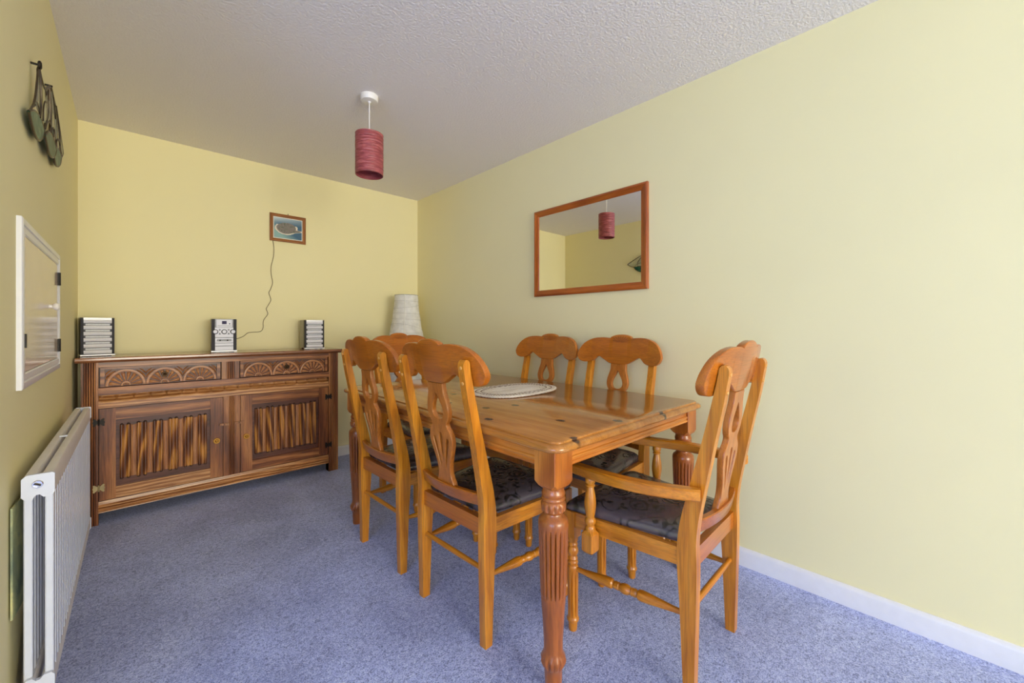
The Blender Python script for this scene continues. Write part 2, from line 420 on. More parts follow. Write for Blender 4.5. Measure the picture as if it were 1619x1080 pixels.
LEGP += [(0.0468, 0.510), (0.0470, 0.518), (0.0465, 0.528), (0.043, 0.537), (0.036, 0.543), (0.031, 0.548), (0.030, 0.553), (0.034, 0.557), (0.0385, 0.561), (0.0395, 0.568), (0.040, 0.574), (0.0395, 0.581), (0.036, 0.587),
         (0.034, 0.590), (0.0365, 0.593), (0.0375, 0.597), (0.0355, 0.602), (0.0335, 0.604), (0.0355, 0.607), (0.037, 0.612), (0.036, 0.618), (0.033, 0.624), (0.034, 0.632), (0.034, 0.645)]
def leg_mod(t, z):
    if 0.300 < z < 0.508:
        e = min(1, (z - 0.300) / 0.006, (0.508 - z) / 0.012)
        c = abs(math.cos(9 * t))
        return -0.0068 * e * max(0, 1 - c / 0.40) - 0.0012 * e * (1 - c)
    if 0.558 < z < 0.585:
        e = math.sin(PI * (z - 0.558) / 0.027); return -0.0045 * (1 - abs(math.cos(6 * t))) * e * 1.6
    if 0.076 < z < 0.110:
        e = math.sin(PI * (z - 0.076) / 0.034); return (-0.006 * (1 - abs(math.cos(6 * t))) * 1.5 + 0.002) * e
    return 0.0
def block_loop(z, h, c):
    a = h - c
    return [(-h, -a, z), (-a, -h, z), (a, -h, z), (h, -a, z), (h, a, z), (a, h, z), (-a, h, z), (-h, a, z)]
leg_me = None
for X in (LX0, LX1):
    for Y in (LY0, LY1):
        if leg_me is None:
            lo = obj('leg', lathe(bmesh.new(), LEGP, 180, leg_mod), leg_wood, table, ang=42); leg_me = lo.data
            bo = obj('leg_block', loops(bmesh.new(), [block_loop(0.630, 0.030, 0.012), block_loop(0.640, 0.040, 0.013), block_loop(0.652, hb, 0.002), block_loop(0.752, hb, 0.002)]), table_wood['z'], lo, ang=30)
        else:
            lo = link(leg_me, 'leg', table); b2 = link(bo.data, 'leg_block', lo)
        lo.location = (X - tx, Y - ty, 0)

# ------------------------------------------------------------------ dining chairs
POST_B = [(0.003, 0.0), (0.000, 0.12), (-0.004, 0.28), (-0.006, 0.40), (-0.004, 0.47), (-0.010, 0.54), (-0.026, 0.63), (-0.056, 0.785), (-0.080, 0.90), (-0.094, 0.985)]
POST_F = [(0.034, 0.0), (0.039, 0.12), (0.046, 0.28), (0.054, 0.40), (0.052, 0.47), (0.042, 0.54), (0.020, 0.63), (-0.020, 0.785), (-0.047, 0.90), (-0.066, 0.985)]
def post_side(t):
    b = [(p.x, p.y) for p in spline([(y, z, 0) for y, z in POST_B], 3)]
    f = [(p.x, p.y) for p in spline([(y, z, 0) for y, z in POST_F], 3)]
    b = b[:-1]; f = f[:-1]
    cap = []
    c, r = (-0.0815, 0.996), 0.0148
    for k in range(9):
        a = -0.2 + (PI + 0.4) * k / 8
        cap.append((c[0] + r * math.cos(a), c[1] + 0.022 * max(0, math.sin(a)) + (min(0, math.sin(a)) * 0.01)))
    return b, f, cap
def post_bm(x):
    bm = bmesh.new(); b, f, cap = post_side(0)
    outline = f + cap + b[::-1]
    prism(bm, outline, x - 0.0155, x + 0.0155, 'x'); return bm
FLEG = [(0.0135, 0), (0.0155, 0.004), (0.0175, 0.034), (0.0215, 0.037), (0.0228, 0.042), (0.0215, 0.047), (0.0195, 0.050), (0.0188, 0.056)]
FLEG += [(0.0188 + 0.0012 * k / 8, 0.060 + 0.165 * k / 8) for k in range(9)]
FLEG += [(0.0205, 0.232), (0.0195, 0.240), (0.016, 0.245), (0.0185, 0.250), (0.0195, 0.255), (0.0175, 0.260), (0.0155, 0.263), (0.0185, 0.268), (0.0165, 0.274), (0.0150, 0.279),
         (0.0185, 0.286), (0.0205, 0.296), (0.0185, 0.307), (0.0150, 0.313), (0.0175, 0.317), (0.0185, 0.321), (0.0165, 0.326), (0.0150, 0.329), (0.0185, 0.334), (0.0195, 0.342), (0.0185, 0.350), (0.0185, 0.39)]
def fleg_mod(t, z):
    if 0.055 < z < 0.228:
        e = min(1, (z - 0.055) / 0.008, (0.228 - z) / 0.008)
        c = abs(math.cos(4 * t)); return -0.0042 * e * max(0, 1 - c * 2.4)
    return 0.0
SPIN = [(0.0085, 0), (0.0085, 0.02), (0.0095, 0.08), (0.0135, 0.20), (0.0170, 0.30), (0.0180, 0.345), (0.0165, 0.375), (0.0105, 0.388), (0.0125, 0.398), (0.0138, 0.410), (0.0125, 0.425), (0.0138, 0.438), (0.0110, 0.447),
        (0.0135, 0.460), (0.0165, 0.480), (0.0172, 0.50)]
SPIN = SPIN + [(r, 1 - z) for r, z in SPIN[-2::-1]]
def turned(a, b, prof, n=16):
    m, L = frame_to(a, b)
    return lathe(bmesh.new(), [(r, z * L) for r, z in prof], n, None, m)
def crest_top(u):
    u = abs(u)
    if u < 0.068: return 1.064 + 0.0215 * math.sqrt(max(0, 1 - (u / 0.0685) ** 2)) ** 1.1
    return interp(u, [(0.068, 1.064), (0.09, 1.0675), (0.12, 1.069), (0.15, 1.067), (0.18, 1.061), (0.205, 1.051), (0.225, 1.038), (0.24, 1.023), (0.251, 1.006), (0.258, 0.990), (0.2615, 0.975), (0.262, 0.966)])
def crest_bot(u):
    u = abs(u)
    return interp(u, [(0, 0.921), (0.055, 0.923), (0.066, 0.928), (0.080, 0.936), (0.098, 0.946), (0.116, 0.957), (0.128, 0.961), (0.138, 0.958), (0.147, 0.949), (0.157, 0.939), (0.17, 0.931), (0.19, 0.926), (0.215, 0.9245), (0.232, 0.927), (0.245, 0.933), (0.254, 0.942), (0.260, 0.954), (0.262, 0.964)])
def crest_y(u, z): return -0.066 - 0.212 * (z - 0.985) + 0.46 * (u * u - 0.195 ** 2) + 0.001
def crest_bm():
    bm = bmesh.new(); th = 0.025
    us = sorted(set([round(-0.262 + 0.524 * k / 60, 4) for k in range(61)] + [s * u for u in (0.066, 0.068, 0.08, 0.116, 0.128, 0.138, 0.147, 0.157, 0.2570, 0.2595, 0.2608, 0.2615) for s in (1, -1)]))
    secs = []
    for u in us:
        zt, zb = crest_top(u), crest_bot(u)
        c = min(0.003, (zt - zb) * 0.35)
        y = lambda z: crest_y(u, z)
        secs.append([(u, y(zb) + c, zb), (u, y(zb) + th - c, zb), (u, y(zb + c) + th, zb + c), (u, y(zt - c) + th, zt - c), (u, y(zt) + th - c, zt), (u, y(zt) + c, zt), (u, y(zt - c), zt - c), (u, y(zb + c), zb + c)])
    return loops(bm, secs)
def smooth_closed(pts, n=5):
    P = [Vector((p[0], p[1], 0)) for p in pts]; m = len(P); out = []
    for i in range(m):
        p0, p1, p2, p3 = P[i - 1], P[i], P[(i + 1) % m], P[(i + 2) % m]
        for k in range(n):
            t = k / n
            q = 0.5 * ((2 * p1) + (p2 - p0) * t + (2 * p0 - 5 * p1 + 4 * p2 - p3) * t * t + (3 * p1 - p0 - 3 * p2 + p3) * t ** 3)
            out.append((q.x, q.y))
    return out
def splat_mesh():
    half = [(0.038, 0.000), (0.034, 0.020), (0.027, 0.045), (0.028, 0.080), (0.037, 0.120), (0.0475, 0.160), (0.050, 0.185), (0.046, 0.210), (0.034, 0.232), (0.0315, 0.246), (0.040, 0.262),
            (0.0465, 0.285), (0.0460, 0.310), (0.040, 0.340), (0.034, 0.368), (0.0335, 0.400)]
    KX = 1.4
    r = [(p.x * KX, p.y) for p in spline([(x, y, 0) for x, y in half], 4)]
    outer = r + [(-x, y) for x, y in r[::-1]]
    hole = smooth_closed([(0, 0.262), (0.017, 0.268), (0.0245, 0.288), (0.021, 0.312), (0.010, 0.340), (0, 0.362), (-0.010, 0.340), (-0.021, 0.312), (-0.0245, 0.288), (-0.017, 0.268)])
    mid = smooth_closed([(0, 0.098), (0.0048, 0.15), (0.0062, 0.200), (0, 0.210), (-0.0062, 0.200), (-0.0048, 0.15)])
    sl = smooth_closed([(0.0105, 0.072), (0.0225, 0.125), (0.0335, 0.178), (0.0300, 0.190), (0.0225, 0.182), (0.0140, 0.125)])
    cu = bpy.data.curves.new('splat_outline', 'CURVE'); cu.dimensions = '2D'; cu.fill_mode = 'BOTH'
    cu.extrude = 0.0078; cu.bevel_depth = 0.0018; cu.bevel_resolution = 1; cu.offset = -0.0016
    for ring in (outer, *[[(x * KX, y) for x, y in q] for q in (hole, mid, sl, [(-x, y) for x, y in sl])]):
        s = cu.splines.new('POLY'); s.points.add(len(ring) - 1); s.use_cyclic_u = True
        for p, (x, y) in zip(s.points, ring): p.co = (x, y, 0, 1)
    tmp = bpy.data.objects.new('tmp', cu); COL.objects.link(tmp)
    dg = bpy.context.evaluated_depsgraph_get()
    me = bpy.data.meshes.new_from_object(tmp.evaluated_get(dg))
    bpy.data.objects.remove(tmp); bpy.data.curves.remove(cu)
    # stand it up between the lower rail and the crest
    a = Vector((0, -0.004, 0.525)); b = Vector((0, crest_y(0, 0.931) + 0.0125, 0.931))
    up = (b - a).normalized(); nrm = Vector((1, 0, 0)).cross(up)
    M = Matrix(((1, up.x, nrm.x, a.x), (0, up.y, nrm.y, a.y), (0, up.z, nrm.z, a.z), (0, 0, 0, 1)))
    me.transform(M); me.name = 'splat'; me.materials.clear(); me.materials.append(board_wood_z)
    me.polygons.foreach_set('use_smooth', [True] * len(me.polygons)); me.set_sharp_from_angle(angle=math.radians(35))
    return me
def bowed_rail(z0, z1, y, bow, th, hw):
    bm = bmesh.new(); secs = []
    for k in range(17):
        x = -hw + 2 * hw * k / 16; o = -bow * (1 - (x / hw) ** 2); c = 0.003
        y0, y1 = y + o, y + o + th; l = -0.18 * (z1 - z0)
        secs.append([(x, y0 + c, z0), (x, y1 - c, z0), (x, y1, z0 + c), (x, y1 + l, z1 - c), (x, y1 + l - c, z1), (x, y0 + l + c, z1), (x, y0 + l, z1 - c), (x, y0, z0 + c)])
    return loops(bm, secs)
def cushion_bm():
    bm = bmesh.new()
    def outline(d):
        wr, wf, y0, y1, R = 0.176 - d, 0.246 - d, 0.034 + d * 0.6, 0.474 - d, 0.045
        cor = [(-wr, y0), (wr, y0), (wf, y1), (-wf, y1)]; pts = []
        for i in range(4):
            c, p, q = Vector(cor[i]), Vector(cor[i - 1]), Vector(cor[(i + 1) % 4])
            rr = (0.012 if i < 2 else R)
            a = c + (p - c).normalized() * rr; b = c + (q - c).normalized() * rr
            for k in range(7):
                t = k / 6; pts.append(((1 - t) ** 2 * a + 2 * t * (1 - t) * c + t * t * b))
            nx = Vector(cor[(i + 1) % 4]); a2 = nx + (c - nx).normalized() * (0.012 if (i + 1) % 4 < 2 else R)
            for k in range(1, 6): pts.append(b + (a2 - b) * k / 6)
        return pts
    ls = []
    for z, d in ((0.446, 0.008), (0.450, 0.002), (0.458, -0.001), (0.468, 0.001), (0.476, 0.007), (0.483, 0.018), (0.488, 0.036), (0.4915, 0.062), (0.494, 0.095), (0.4955, 0.13), (0.496, 0.158)):
        row = []
        for p in outline(d):
            s = 0.004 * math.sin(p.x * 60) * (1 if d < 0.005 else 0)
            front = max(0, (p.y - 0.40) / 0.07) ** 2
            row.append((p.x, p.y, z - 0.010 * front * (1 if z > 0.46 else 0.4)))
        ls.append(row)
    return loops(bm, ls)

def build_chair(arms=False):
    C = {}
    root = bpy.data.objects.new('armchair' if arms else 'dining_chair', None); COL.objects.link(root)
    first = C_MESH
    def part(name, key, make, mat, parent=root, **kw):
        if key in first: return link(first[key], name, parent)
        o = obj(name, make(), mat, parent, **kw); first[key] = o.data; return o
    def multi(name, key, make, mat, parent):
        if key in first:
            for me in first[key]: link(me, name, parent)
        else: first[key] = [o.data for o in islands(name, make(), mat, parent)]
    cr = part('crest_rail', 'crest', crest_bm, board_wood_x, ang=40)
    def fan():
        bm = bmesh.new()
        for k in range(9):
            a = math.radians(28 + 124 * k / 8); dx, dz = math.cos(a), math.sin(a)
            c0 = (0.010 * dx, 1.036 + 0.010 * dz); c1 = (0.066 * dx * 0.95, 1.036 + 0.041 * dz)
            pts = []
            for (x, z), w_ in ((c0, 0.0004), (c1, 0.0010)):
                for sgn in (1, -1):
                    X, Z = x - sgn * dz * w_, z + sgn * dx * w_
                    pts.append([(X, crest_y(X, Z) + 0.0235, Z), (X, crest_y(X, Z) + 0.0258, Z)])
            loops(bm, [[pts[0][0], pts[1][0], pts[3][0], pts[2][0]], [pts[0][1], pts[1][1], pts[3][1], pts[2][1]]])
        return bm
    multi('fan_rib', 'fan', fan, fan_mat, cr)
    if 'splat' not in first: first['splat'] = splat_mesh()
    link(first['splat'], 'splat', root)
    for s in (-1, 1):
        rp = part('rear_leg', 'rear%d' % s, lambda: post_bm(s * 0.1945), chair_wood['z'], bevel=0.0022, seg=1, ang=30)
        def caps():
            bm = bmesh.new()
            for z in (0.9905, 0.937):
                yb = interp(z, [(0.90, -0.0805), (0.985, -0.0945), (1.0, -0.0962)])
                M = Matrix.Translation((s * 0.1945, yb, z)) @ Matrix.Rotation(PI / 2 + 0.2, 4, 'X')
                lathe(bm, [(0.0062, -0.003), (0.0062, 0.0012), (0.0045, 0.003), (0.001, 0.0037)], 12, None, M)
            return bm
        multi('screw_cap', 'caps%d' % s, caps, cut_wood, rp)
        fl = part('front_leg', 'front', lambda: lathe(bmesh.new(), FLEG, 48, fleg_mod), chair_wood['z'], ang=42)
        fl.location = (s * 0.2225, 0.438, 0)
        part('leg_block', 'fblock', lambda: B(-0.021, 0.021, -0.021, 0.021, 0.350, 0.447), chair_wood['z'], fl, bevel=0.002)
        def rail():
            a, b = Vector((s * 0.197, 0.05)), Vector((s * 0.2265, 0.419)); n = Vector((b.y - a.y, -(b.x - a.x))).normalized() * 0.0105
            return prism(bmesh.new(), [a - n, a + n, b + n, b - n], 0.392, 0.447, 'z')
        part('side_rail', 'rail%d' % s, rail, chair_wood['y'], bevel=0.002)
        part('side_stretcher', 'stretch%d' % s, lambda: turned((s * 0.221, 0.422, 0.231), (s * 0.1945, 0.038, 0.243), SPIN), chair_wood['y'], ang=36)
    part('rear_rail', 'rrail', lambda: B(-0.179, 0.179, 0.006, 0.030, 0.389, 0.447), board_wood_x, bevel=0.003)
    part('front_rail', 'frail', lambda: B(-0.2015, 0.2015, 0.428, 0.450, 0.392, 0.447), chair_wood['x'], bevel=0.003)
    part('back_rail', 'brail', lambda: bowed_rail(0.491, 0.536, 0.008, 0.026, 0.022, 0.180), board_wood_x, ang=40)
    part('rear_stretcher', 'dowel', lambda: tube(bmesh.new(), [(x, 0.020, 0.2625) for x in (-0.180, -0.06, 0.06, 0.180)], [0.0085, 0.0098, 0.0098, 0.0085], 14), chair_wood['x'])
    part('seat_cushion', 'cushion', cushion_bm, seat_fabric, ang=80)
    if arms:
        for s in (-1, 1):
            def arm():
                ctr = spline([(0.2235, -0.022, 0), (0.243, 0.035, 0), (0.262, 0.10, 0), (0.2715, 0.18, 0), (0.2700, 0.27, 0), (0.259, 0.36, 0), (0.243, 0.445, 0)], 4)
                secs = []
                for i, c in enumerate(ctr):
                    d = (ctr[min(i + 1, len(ctr) - 1)] - ctr[max(i - 1, 0)]).normalized(); n = Vector((d.y, -d.x, 0))
                    t = i / (len(ctr) - 1)
                    w_ = interp(t, [(0, 0.0145), (0.1, 0.019), (0.5, 0.021), (0.85, 0.0205), (1, 0.017)]); z1 = 0.652 - 0.018 * t; z0 = z1 - 0.035; c_ = 0.005
                    sec = []
                    for a, z in ((w_ - c_, z0), (w_, z0 + c_), (w_, z1 - c_), (w_ - c_, z1), (-w_ + c_, z1), (-w_, z1 - c_), (-w_, z0 + c_), (-w_ + c_, z0)):
                        p = c + n * a; sec.append((s * p.x, p.y, z))
                    secs.append(sec)
                return loops(bmesh.new(), secs)
            part('armrest', 'arm%d' % s, arm, chair_wood['y'], ang=40)
            PIL = [(0.017, 0.418), (0.0185, 0.424), (0.0165, 0.432), (0.0140, 0.436), (0.0185, 0.444), (0.0195, 0.452), (0.0175, 0.459), (0.0145, 0.464), (0.0170, 0.478), (0.0200, 0.500), (0.0205, 0.515), (0.0180, 0.540), (0.0140, 0.562),
                   (0.0125, 0.570), (0.0165, 0.573), (0.0165, 0.577), (0.0130, 0.580), (0.0165, 0.584), (0.0180, 0.592), (0.0170, 0.601), (0.0130, 0.607), (0.0130, 0.612)]
            pl = part('arm_pillar', 'pillar', lambda: lathe(bmesh.new(), PIL, 24), chair_wood['z'], ang=40)
            pl.location = (s * 0.258, 0.338, 0)
            part('pillar_block', 'pblock', lambda: loops(bmesh.new(), [block_loop(0.343, 0.018, 0.004), block_loop(0.350, 0.0225, 0.003), block_loop(0.408, 0.0225, 0.003), block_loop(0.420, 0.016, 0.008)]), chair_wood['z'], pl, ang=25)
    return root
C_MESH = {}
proto = build_chair()
GRP = 'high backed dining chairs around the pine table'
SEATS = [((0.899, 1.308), -88.0, 'pine dining chair on the left long side of the table, nearest the viewer'),
         ((0.896, 1.907), -88.5, 'pine dining chair on the left long side of the table, nearer the sideboard'),
         ((1.944, 1.250), 90, 'pine dining chair between table and right wall, below and nearest the mirror, beside the armchair'),
         ((1.944, 1.785), 90, 'pine dining chair between table and right wall, farther from the armchair'),
         ((1.462, 2.675), 186, 'pine dining chair at the far table end, before the white paper lamp')]
for i, ((x, y), a, lab) in enumerate(SEATS):
    o = proto if i == 0 else copy_tree(proto)
    o.location = (x, y, 0); o.rotation_euler = (0, 0, math.radians(a)); tag(o, lab, 'chair', GRP)
ac = build_chair(True)
ac.location = (1.4475, 0.522, 0); ac.rotation_euler = (0, 0, math.radians(2.0))
tag(ac, 'pine carver chair with curved armrests and black floral seat at the near table end', 'chair')

# ------------------------------------------------------------------ sideboard
SY, SYB = 3.30, 3.635
sb = thing('sideboard', 'carved brown oak sideboard with two drawers and two linenfold doors', 'sideboard', (0.513, 3.46, 0))
ox, oy = 0.513, 3.46
def SBX(x0, x1, y0, y1, z0, z1): return B(x0 - ox, x1 - ox, y0 - oy, y1 - oy, z0, z1)
bm = bmesh.new(); prism(bm, [(y - oy, z) for y, z in ((3.272, 0.934), (3.268, 0.940), (3.268, 0.950), (3.272, 0.955), (3.638, 0.955), (3.638, 0.926), (3.284, 0.926), (3.278, 0.931))], -0.212 - ox, 1.236 - ox, 'x')
obj('top_board', bm, wood('oak_top', lin(112, 66, 38), lin(150, 94, 60), lin(172, 118, 82), 'x', 0.22, 30, 0.5, pores=0.3), sb, ang=30)
def reeded(x0, x1, z0, z1, y, yb, n, m0, name='post', parent=None, margin=0.010, dpt=0.006):
    po = obj(name, SBX(x0, x1, y + dpt, yb, z0, z1), oak_groove, parent or sb)
    for a, b_ in ((x0, x0 + margin), (x1 - margin, x1)): obj('post_edge', SBX(a, b_, y, yb, z0, z1) if n else None, m0, po, bevel=0.001, seg=1)
    wd = (x1 - x0 - 2 * margin) / n
    for k in range(n):
        a = x0 + margin + wd * k + wd * 0.14; b_ = a + wd * 0.72
        pts = [(a - ox, y + dpt + .001 - oy), (a - ox, y + dpt * .5 - oy), (a + (b_ - a) * .2 - ox, y + .0008 - oy), (a + (b_ - a) * .5 - ox, y - oy), (a + (b_ - a) * .8 - ox, y + .0008 - oy), (b_ - ox, y + dpt * .5 - oy), (b_ - ox, y + dpt + .001 - oy)]
        obj('reed', prism(bmesh.new(), pts, z0, z1, 'z'), m0, po, ang=50)
    return po
reeded(-0.190, -0.121, 0, 0.926, SY, SY + 0.06, 5, oak['z'], 'corner_post')
reeded(1.143, 1.214, 0, 0.926, SY, SY + 0.06, 5, oak['z'], 'corner_post')
for x in (-0.190, 1.154): obj('rear_post', SBX(x, x + 0.06, SYB - 0.06, SYB, 0, 0.926), oak['z'], sb, bevel=0.002)
for x in (-0.182, 1.190): obj('side_panel', SBX(x, x + 0.016, SY + 0.06, SYB - 0.06, 0.07, 0.926), oak['z'], sb)
obj('back_panel', SBX(-0.13, 1.154, SYB - 0.012, SYB, 0.07, 0.926), oak_dark, sb)
obj('bottom_panel', SBX(-0.121, 1.143, SY + 0.05, SYB - 0.012, 0.075, 0.090), oak_dark, sb)
obj('top_rail', SBX(-0.121, 1.143, SY + 0.006, SY + 0.03, 0.896, 0.926), oak['x'], sb, bevel=0.002)
# moulded base rail with three reeds
pts = [(SY + 0.03 - oy, 0.066), (SY + 0.003 - oy, 0.066)]
for k in range(3):
    z = 0.070 + 0.013 * k
    pts += [(SY + 0.004 - oy, z), (SY - oy, z + 0.003), (SY - oy, z + 0.008), (SY + 0.006 - oy, z + 0.0105)]
pts += [(SY + 0.004 - oy, 0.112), (SY + 0.008 - oy, 0.130), (SY + 0.03 - oy, 0.130)]
obj('base_rail', prism(bmesh.new(), pts, -0.121 - ox, 1.143 - ox, 'x'), oak_light, sb, ang=25)
# shelf rail below drawers, scalloped cove, lower rail
obj('drawer_rail', SBX(-0.121, 1.143, SY - 0.006, SY + 0.05, 0.738, 0.780), oak['x'], sb, bevel=0.004)
bm = bmesh.new(); rows = []
NX, NZ = 17 * 14, 10
for j in range(NZ + 1):
    t = j / NZ; z = 0.686 + 0.052 * t; row = []
    for i in range(NX + 1):
        x = -0.121 + 1.264 * i / NX
        y = SY + 0.004 + 0.030 * (t ** 1.6)
        ph = (i % 14) / 14.0 * 2 - 1
        zc = 0.60 + 0.0 * ph; hgt = 0.36 * math.sqrt(max(0, 1 - ph * ph)) ** 0.9
        inside_ = max(0, 1 - abs(t - zc) / max(hgt, 1e-3)) if hgt > 0.02 else 0
        y += 0.010 * min(1, inside_ * 2.2) * (1 if inside_ > 0 else 0)
        row.append((x - ox, y - oy, z))
    rows.append(row)
loops(bm, rows, False, False, closed=False)
obj('scalloped_cove', bm, oak_light, sb, ang=40, recalc=True)
obj('cove_backing', SBX(-0.121, 1.143, SY + 0.048, SY + 0.052, 0.684, 0.740), oak_dark, sb)
obj('door_head_rail', SBX(-0.121, 1.143, SY + 0.000, SY + 0.048, 0.663, 0.687), oak_light, sb, bevel=0.003)
obj('inner_backing', SBX(-0.121, 1.143, SY + 0.052, SY + 0.056, 0.09, 0.90), oak_dark, sb)
# centre posts
reeded(0.466, 0.560, 0.130, 0.663, SY + 0.006, SY + 0.04, 4, oak['z'], 'middle_post', None, 0.030, 0.004)
reeded(0.456, 0.556, 0.780, 0.896, SY + 0.006, SY + 0.04, 4, oak['z'], 'drawer_post', None, 0.028, 0.004)
# drawers
def lunette(cx, z0, rx, rz, y):
    bm = bmesh.new()
    NA = 28
    def ring(r0, r1, hgt):
        ls = []
        for k in range(NA + 1):
            a = PI * k / NA; c, s_ = math.cos(a), math.sin(a)
            p = lambda r, d: (cx + rx * r * c, y - d, z0 + rz * r * s_)
            ls.append([p(r0, 0), p(r0, hgt * .8), p((r0 + r1) / 2, hgt), p(r1, hgt * .8), p(r1, 0)])
        loops(bm, ls)
    ring(0.86, 1.0, 0.0065)
    ring(0.16, 0.25, 0.006); 
    for k in range(8):                      # petals
        a0, a1 = PI * k / 8 + 0.045, PI * (k + 1) / 8 - 0.045; rows = []
        for i in range(7):
            t = i / 6; r = 0.28 + 0.55 * t; row = []
            sh = 1 - 0.35 * (1 - t); endr = math.sin(PI * min(1, 0.12 + 0.88 * (1 - max(0, t - 0.75) / 0.3 * 0.5)) * 0.5)
            for j in range(6):
                u = j / 5; am = (a0 + a1) / 2; a = am + (a0 + (a1 - a0) * u - am) * sh * endr
                hh = 0.0012 + 0.0052 * math.sin(PI * u) * (0.45 + 0.55 * t)
                hh = 0 if j in (0, 5) or i in (0, 6) else hh
                row.append((cx + rx * r * math.cos(a), y - hh, z0 + rz * r * math.sin(a)))
            rows.append(row)
        loops(bm, rows, False, False, closed=False)
    for k in range(5):                      # small half daisy
        a = PI * (k + 0.5) / 5
        M = Matrix.Translation((cx + rx * 0.09 * math.cos(a), y, z0 + rz * 0.10 * math.sin(a)))
        lathe(bm, [(0.0035, 0), (0.003, 0.003), (0.0008, 0.005)], 6, None, M @ Matrix.Rotation(PI / 2, 4, 'X'))
    return bm
def spandrel(cx, z0, rx, rz, y, left=True, right=True):
    bm = bmesh.new()
    for s in ([-1] if left else []) + ([1] if right else []):
        for k, (r, a0, a1, wd) in enumerate(((1.08, 18, 62, 0.10), (1.24, 28, 56, 0.09))):
            ls = []
            for i in range(9):
                t = i / 8; a = math.radians(a0 + (a1 - a0) * t); wv = wd * math.sin(PI * (0.08 + 0.84 * t)) * 0.5 + 0.004
                px = lambda rr: cx + s * min(rx * rr * math.cos(a), rx * 1.0)
                pz = lambda rr: min(z0 + rz * rr * math.sin(a), z0 + rz * 1.07)
                ls.append([(px(r - wv), y, pz(r - wv)), (px(r), y - 0.0055, pz(r)), (px(r + wv), y, pz(r + wv))])
            loops(bm, ls, closed=False, cap0=False, cap1=False)
    return bm
def ring_knob(x, z, y, parent, r=0.017):
    M = Matrix.Translation((x - ox, y - oy, z)) @ Matrix.Rotation(PI / 2, 4, 'X')
    kb = obj('knob', lathe(bmesh.new(), [(r, -0.002), (r, 0.004), (r * .9, 0.0075), (r * .72, 0.0075), (r * .62, 0.004), (r * .5, 0.004), (r * .42, 0.010), (r * .25, 0.013), (0.001, 0.0135)], 24, None, M), brass_old if r > 0.018 else brass_dark, parent, ang=40)
    return kb
oak_carve = wood('carved_oak', lin(150, 90, 48), lin(190, 126, 74), lin(212, 152, 98), 'x', 0.4, 60, 0.15, pores=0.4)
for (x0, x1, lab) in ((-0.114, 0.450, 'left'), (0.562, 1.138, 'right')):
    dr = obj('drawer', SBX(x0, x1, SY + 0.020, SY + 0.05, 0.783, 0.894), oak_dark, sb, bevel=0.001)
    islands('drawer_border', (lambda b: (box(b, x0 - ox, x0 + .018 - ox, SY + .010 - oy, SY + .020 - oy, .783, .894), box(b, x1 - .018 - ox, x1 - ox, SY + .010 - oy, SY + .020 - oy, .783, .894),
        box(b, x0 + .018 - ox, x1 - .018 - ox, SY + .010 - oy, SY + .020 - oy, .884, .894), b)[-1])(bmesh.new()), oak['x'], dr)
    wd = (x1 - x0 - 0.040) / 3
    for k in range(3):
        cx = x0 + 0.020 + wd * (k + 0.5) - ox
        islands('carved_lunette', lunette(cx, 0.785, wd * 0.495, 0.094, SY + 0.020 - oy), oak_carve, dr, ang=50)
        islands('spandrel_leaf', spandrel(cx, 0.785, wd * 0.495, 0.092, SY + 0.020 - oy), oak_carve, dr, ang=50)
    ring_knob((x0 + x1) / 2, 0.838, SY + 0.010, dr, 0.0165)
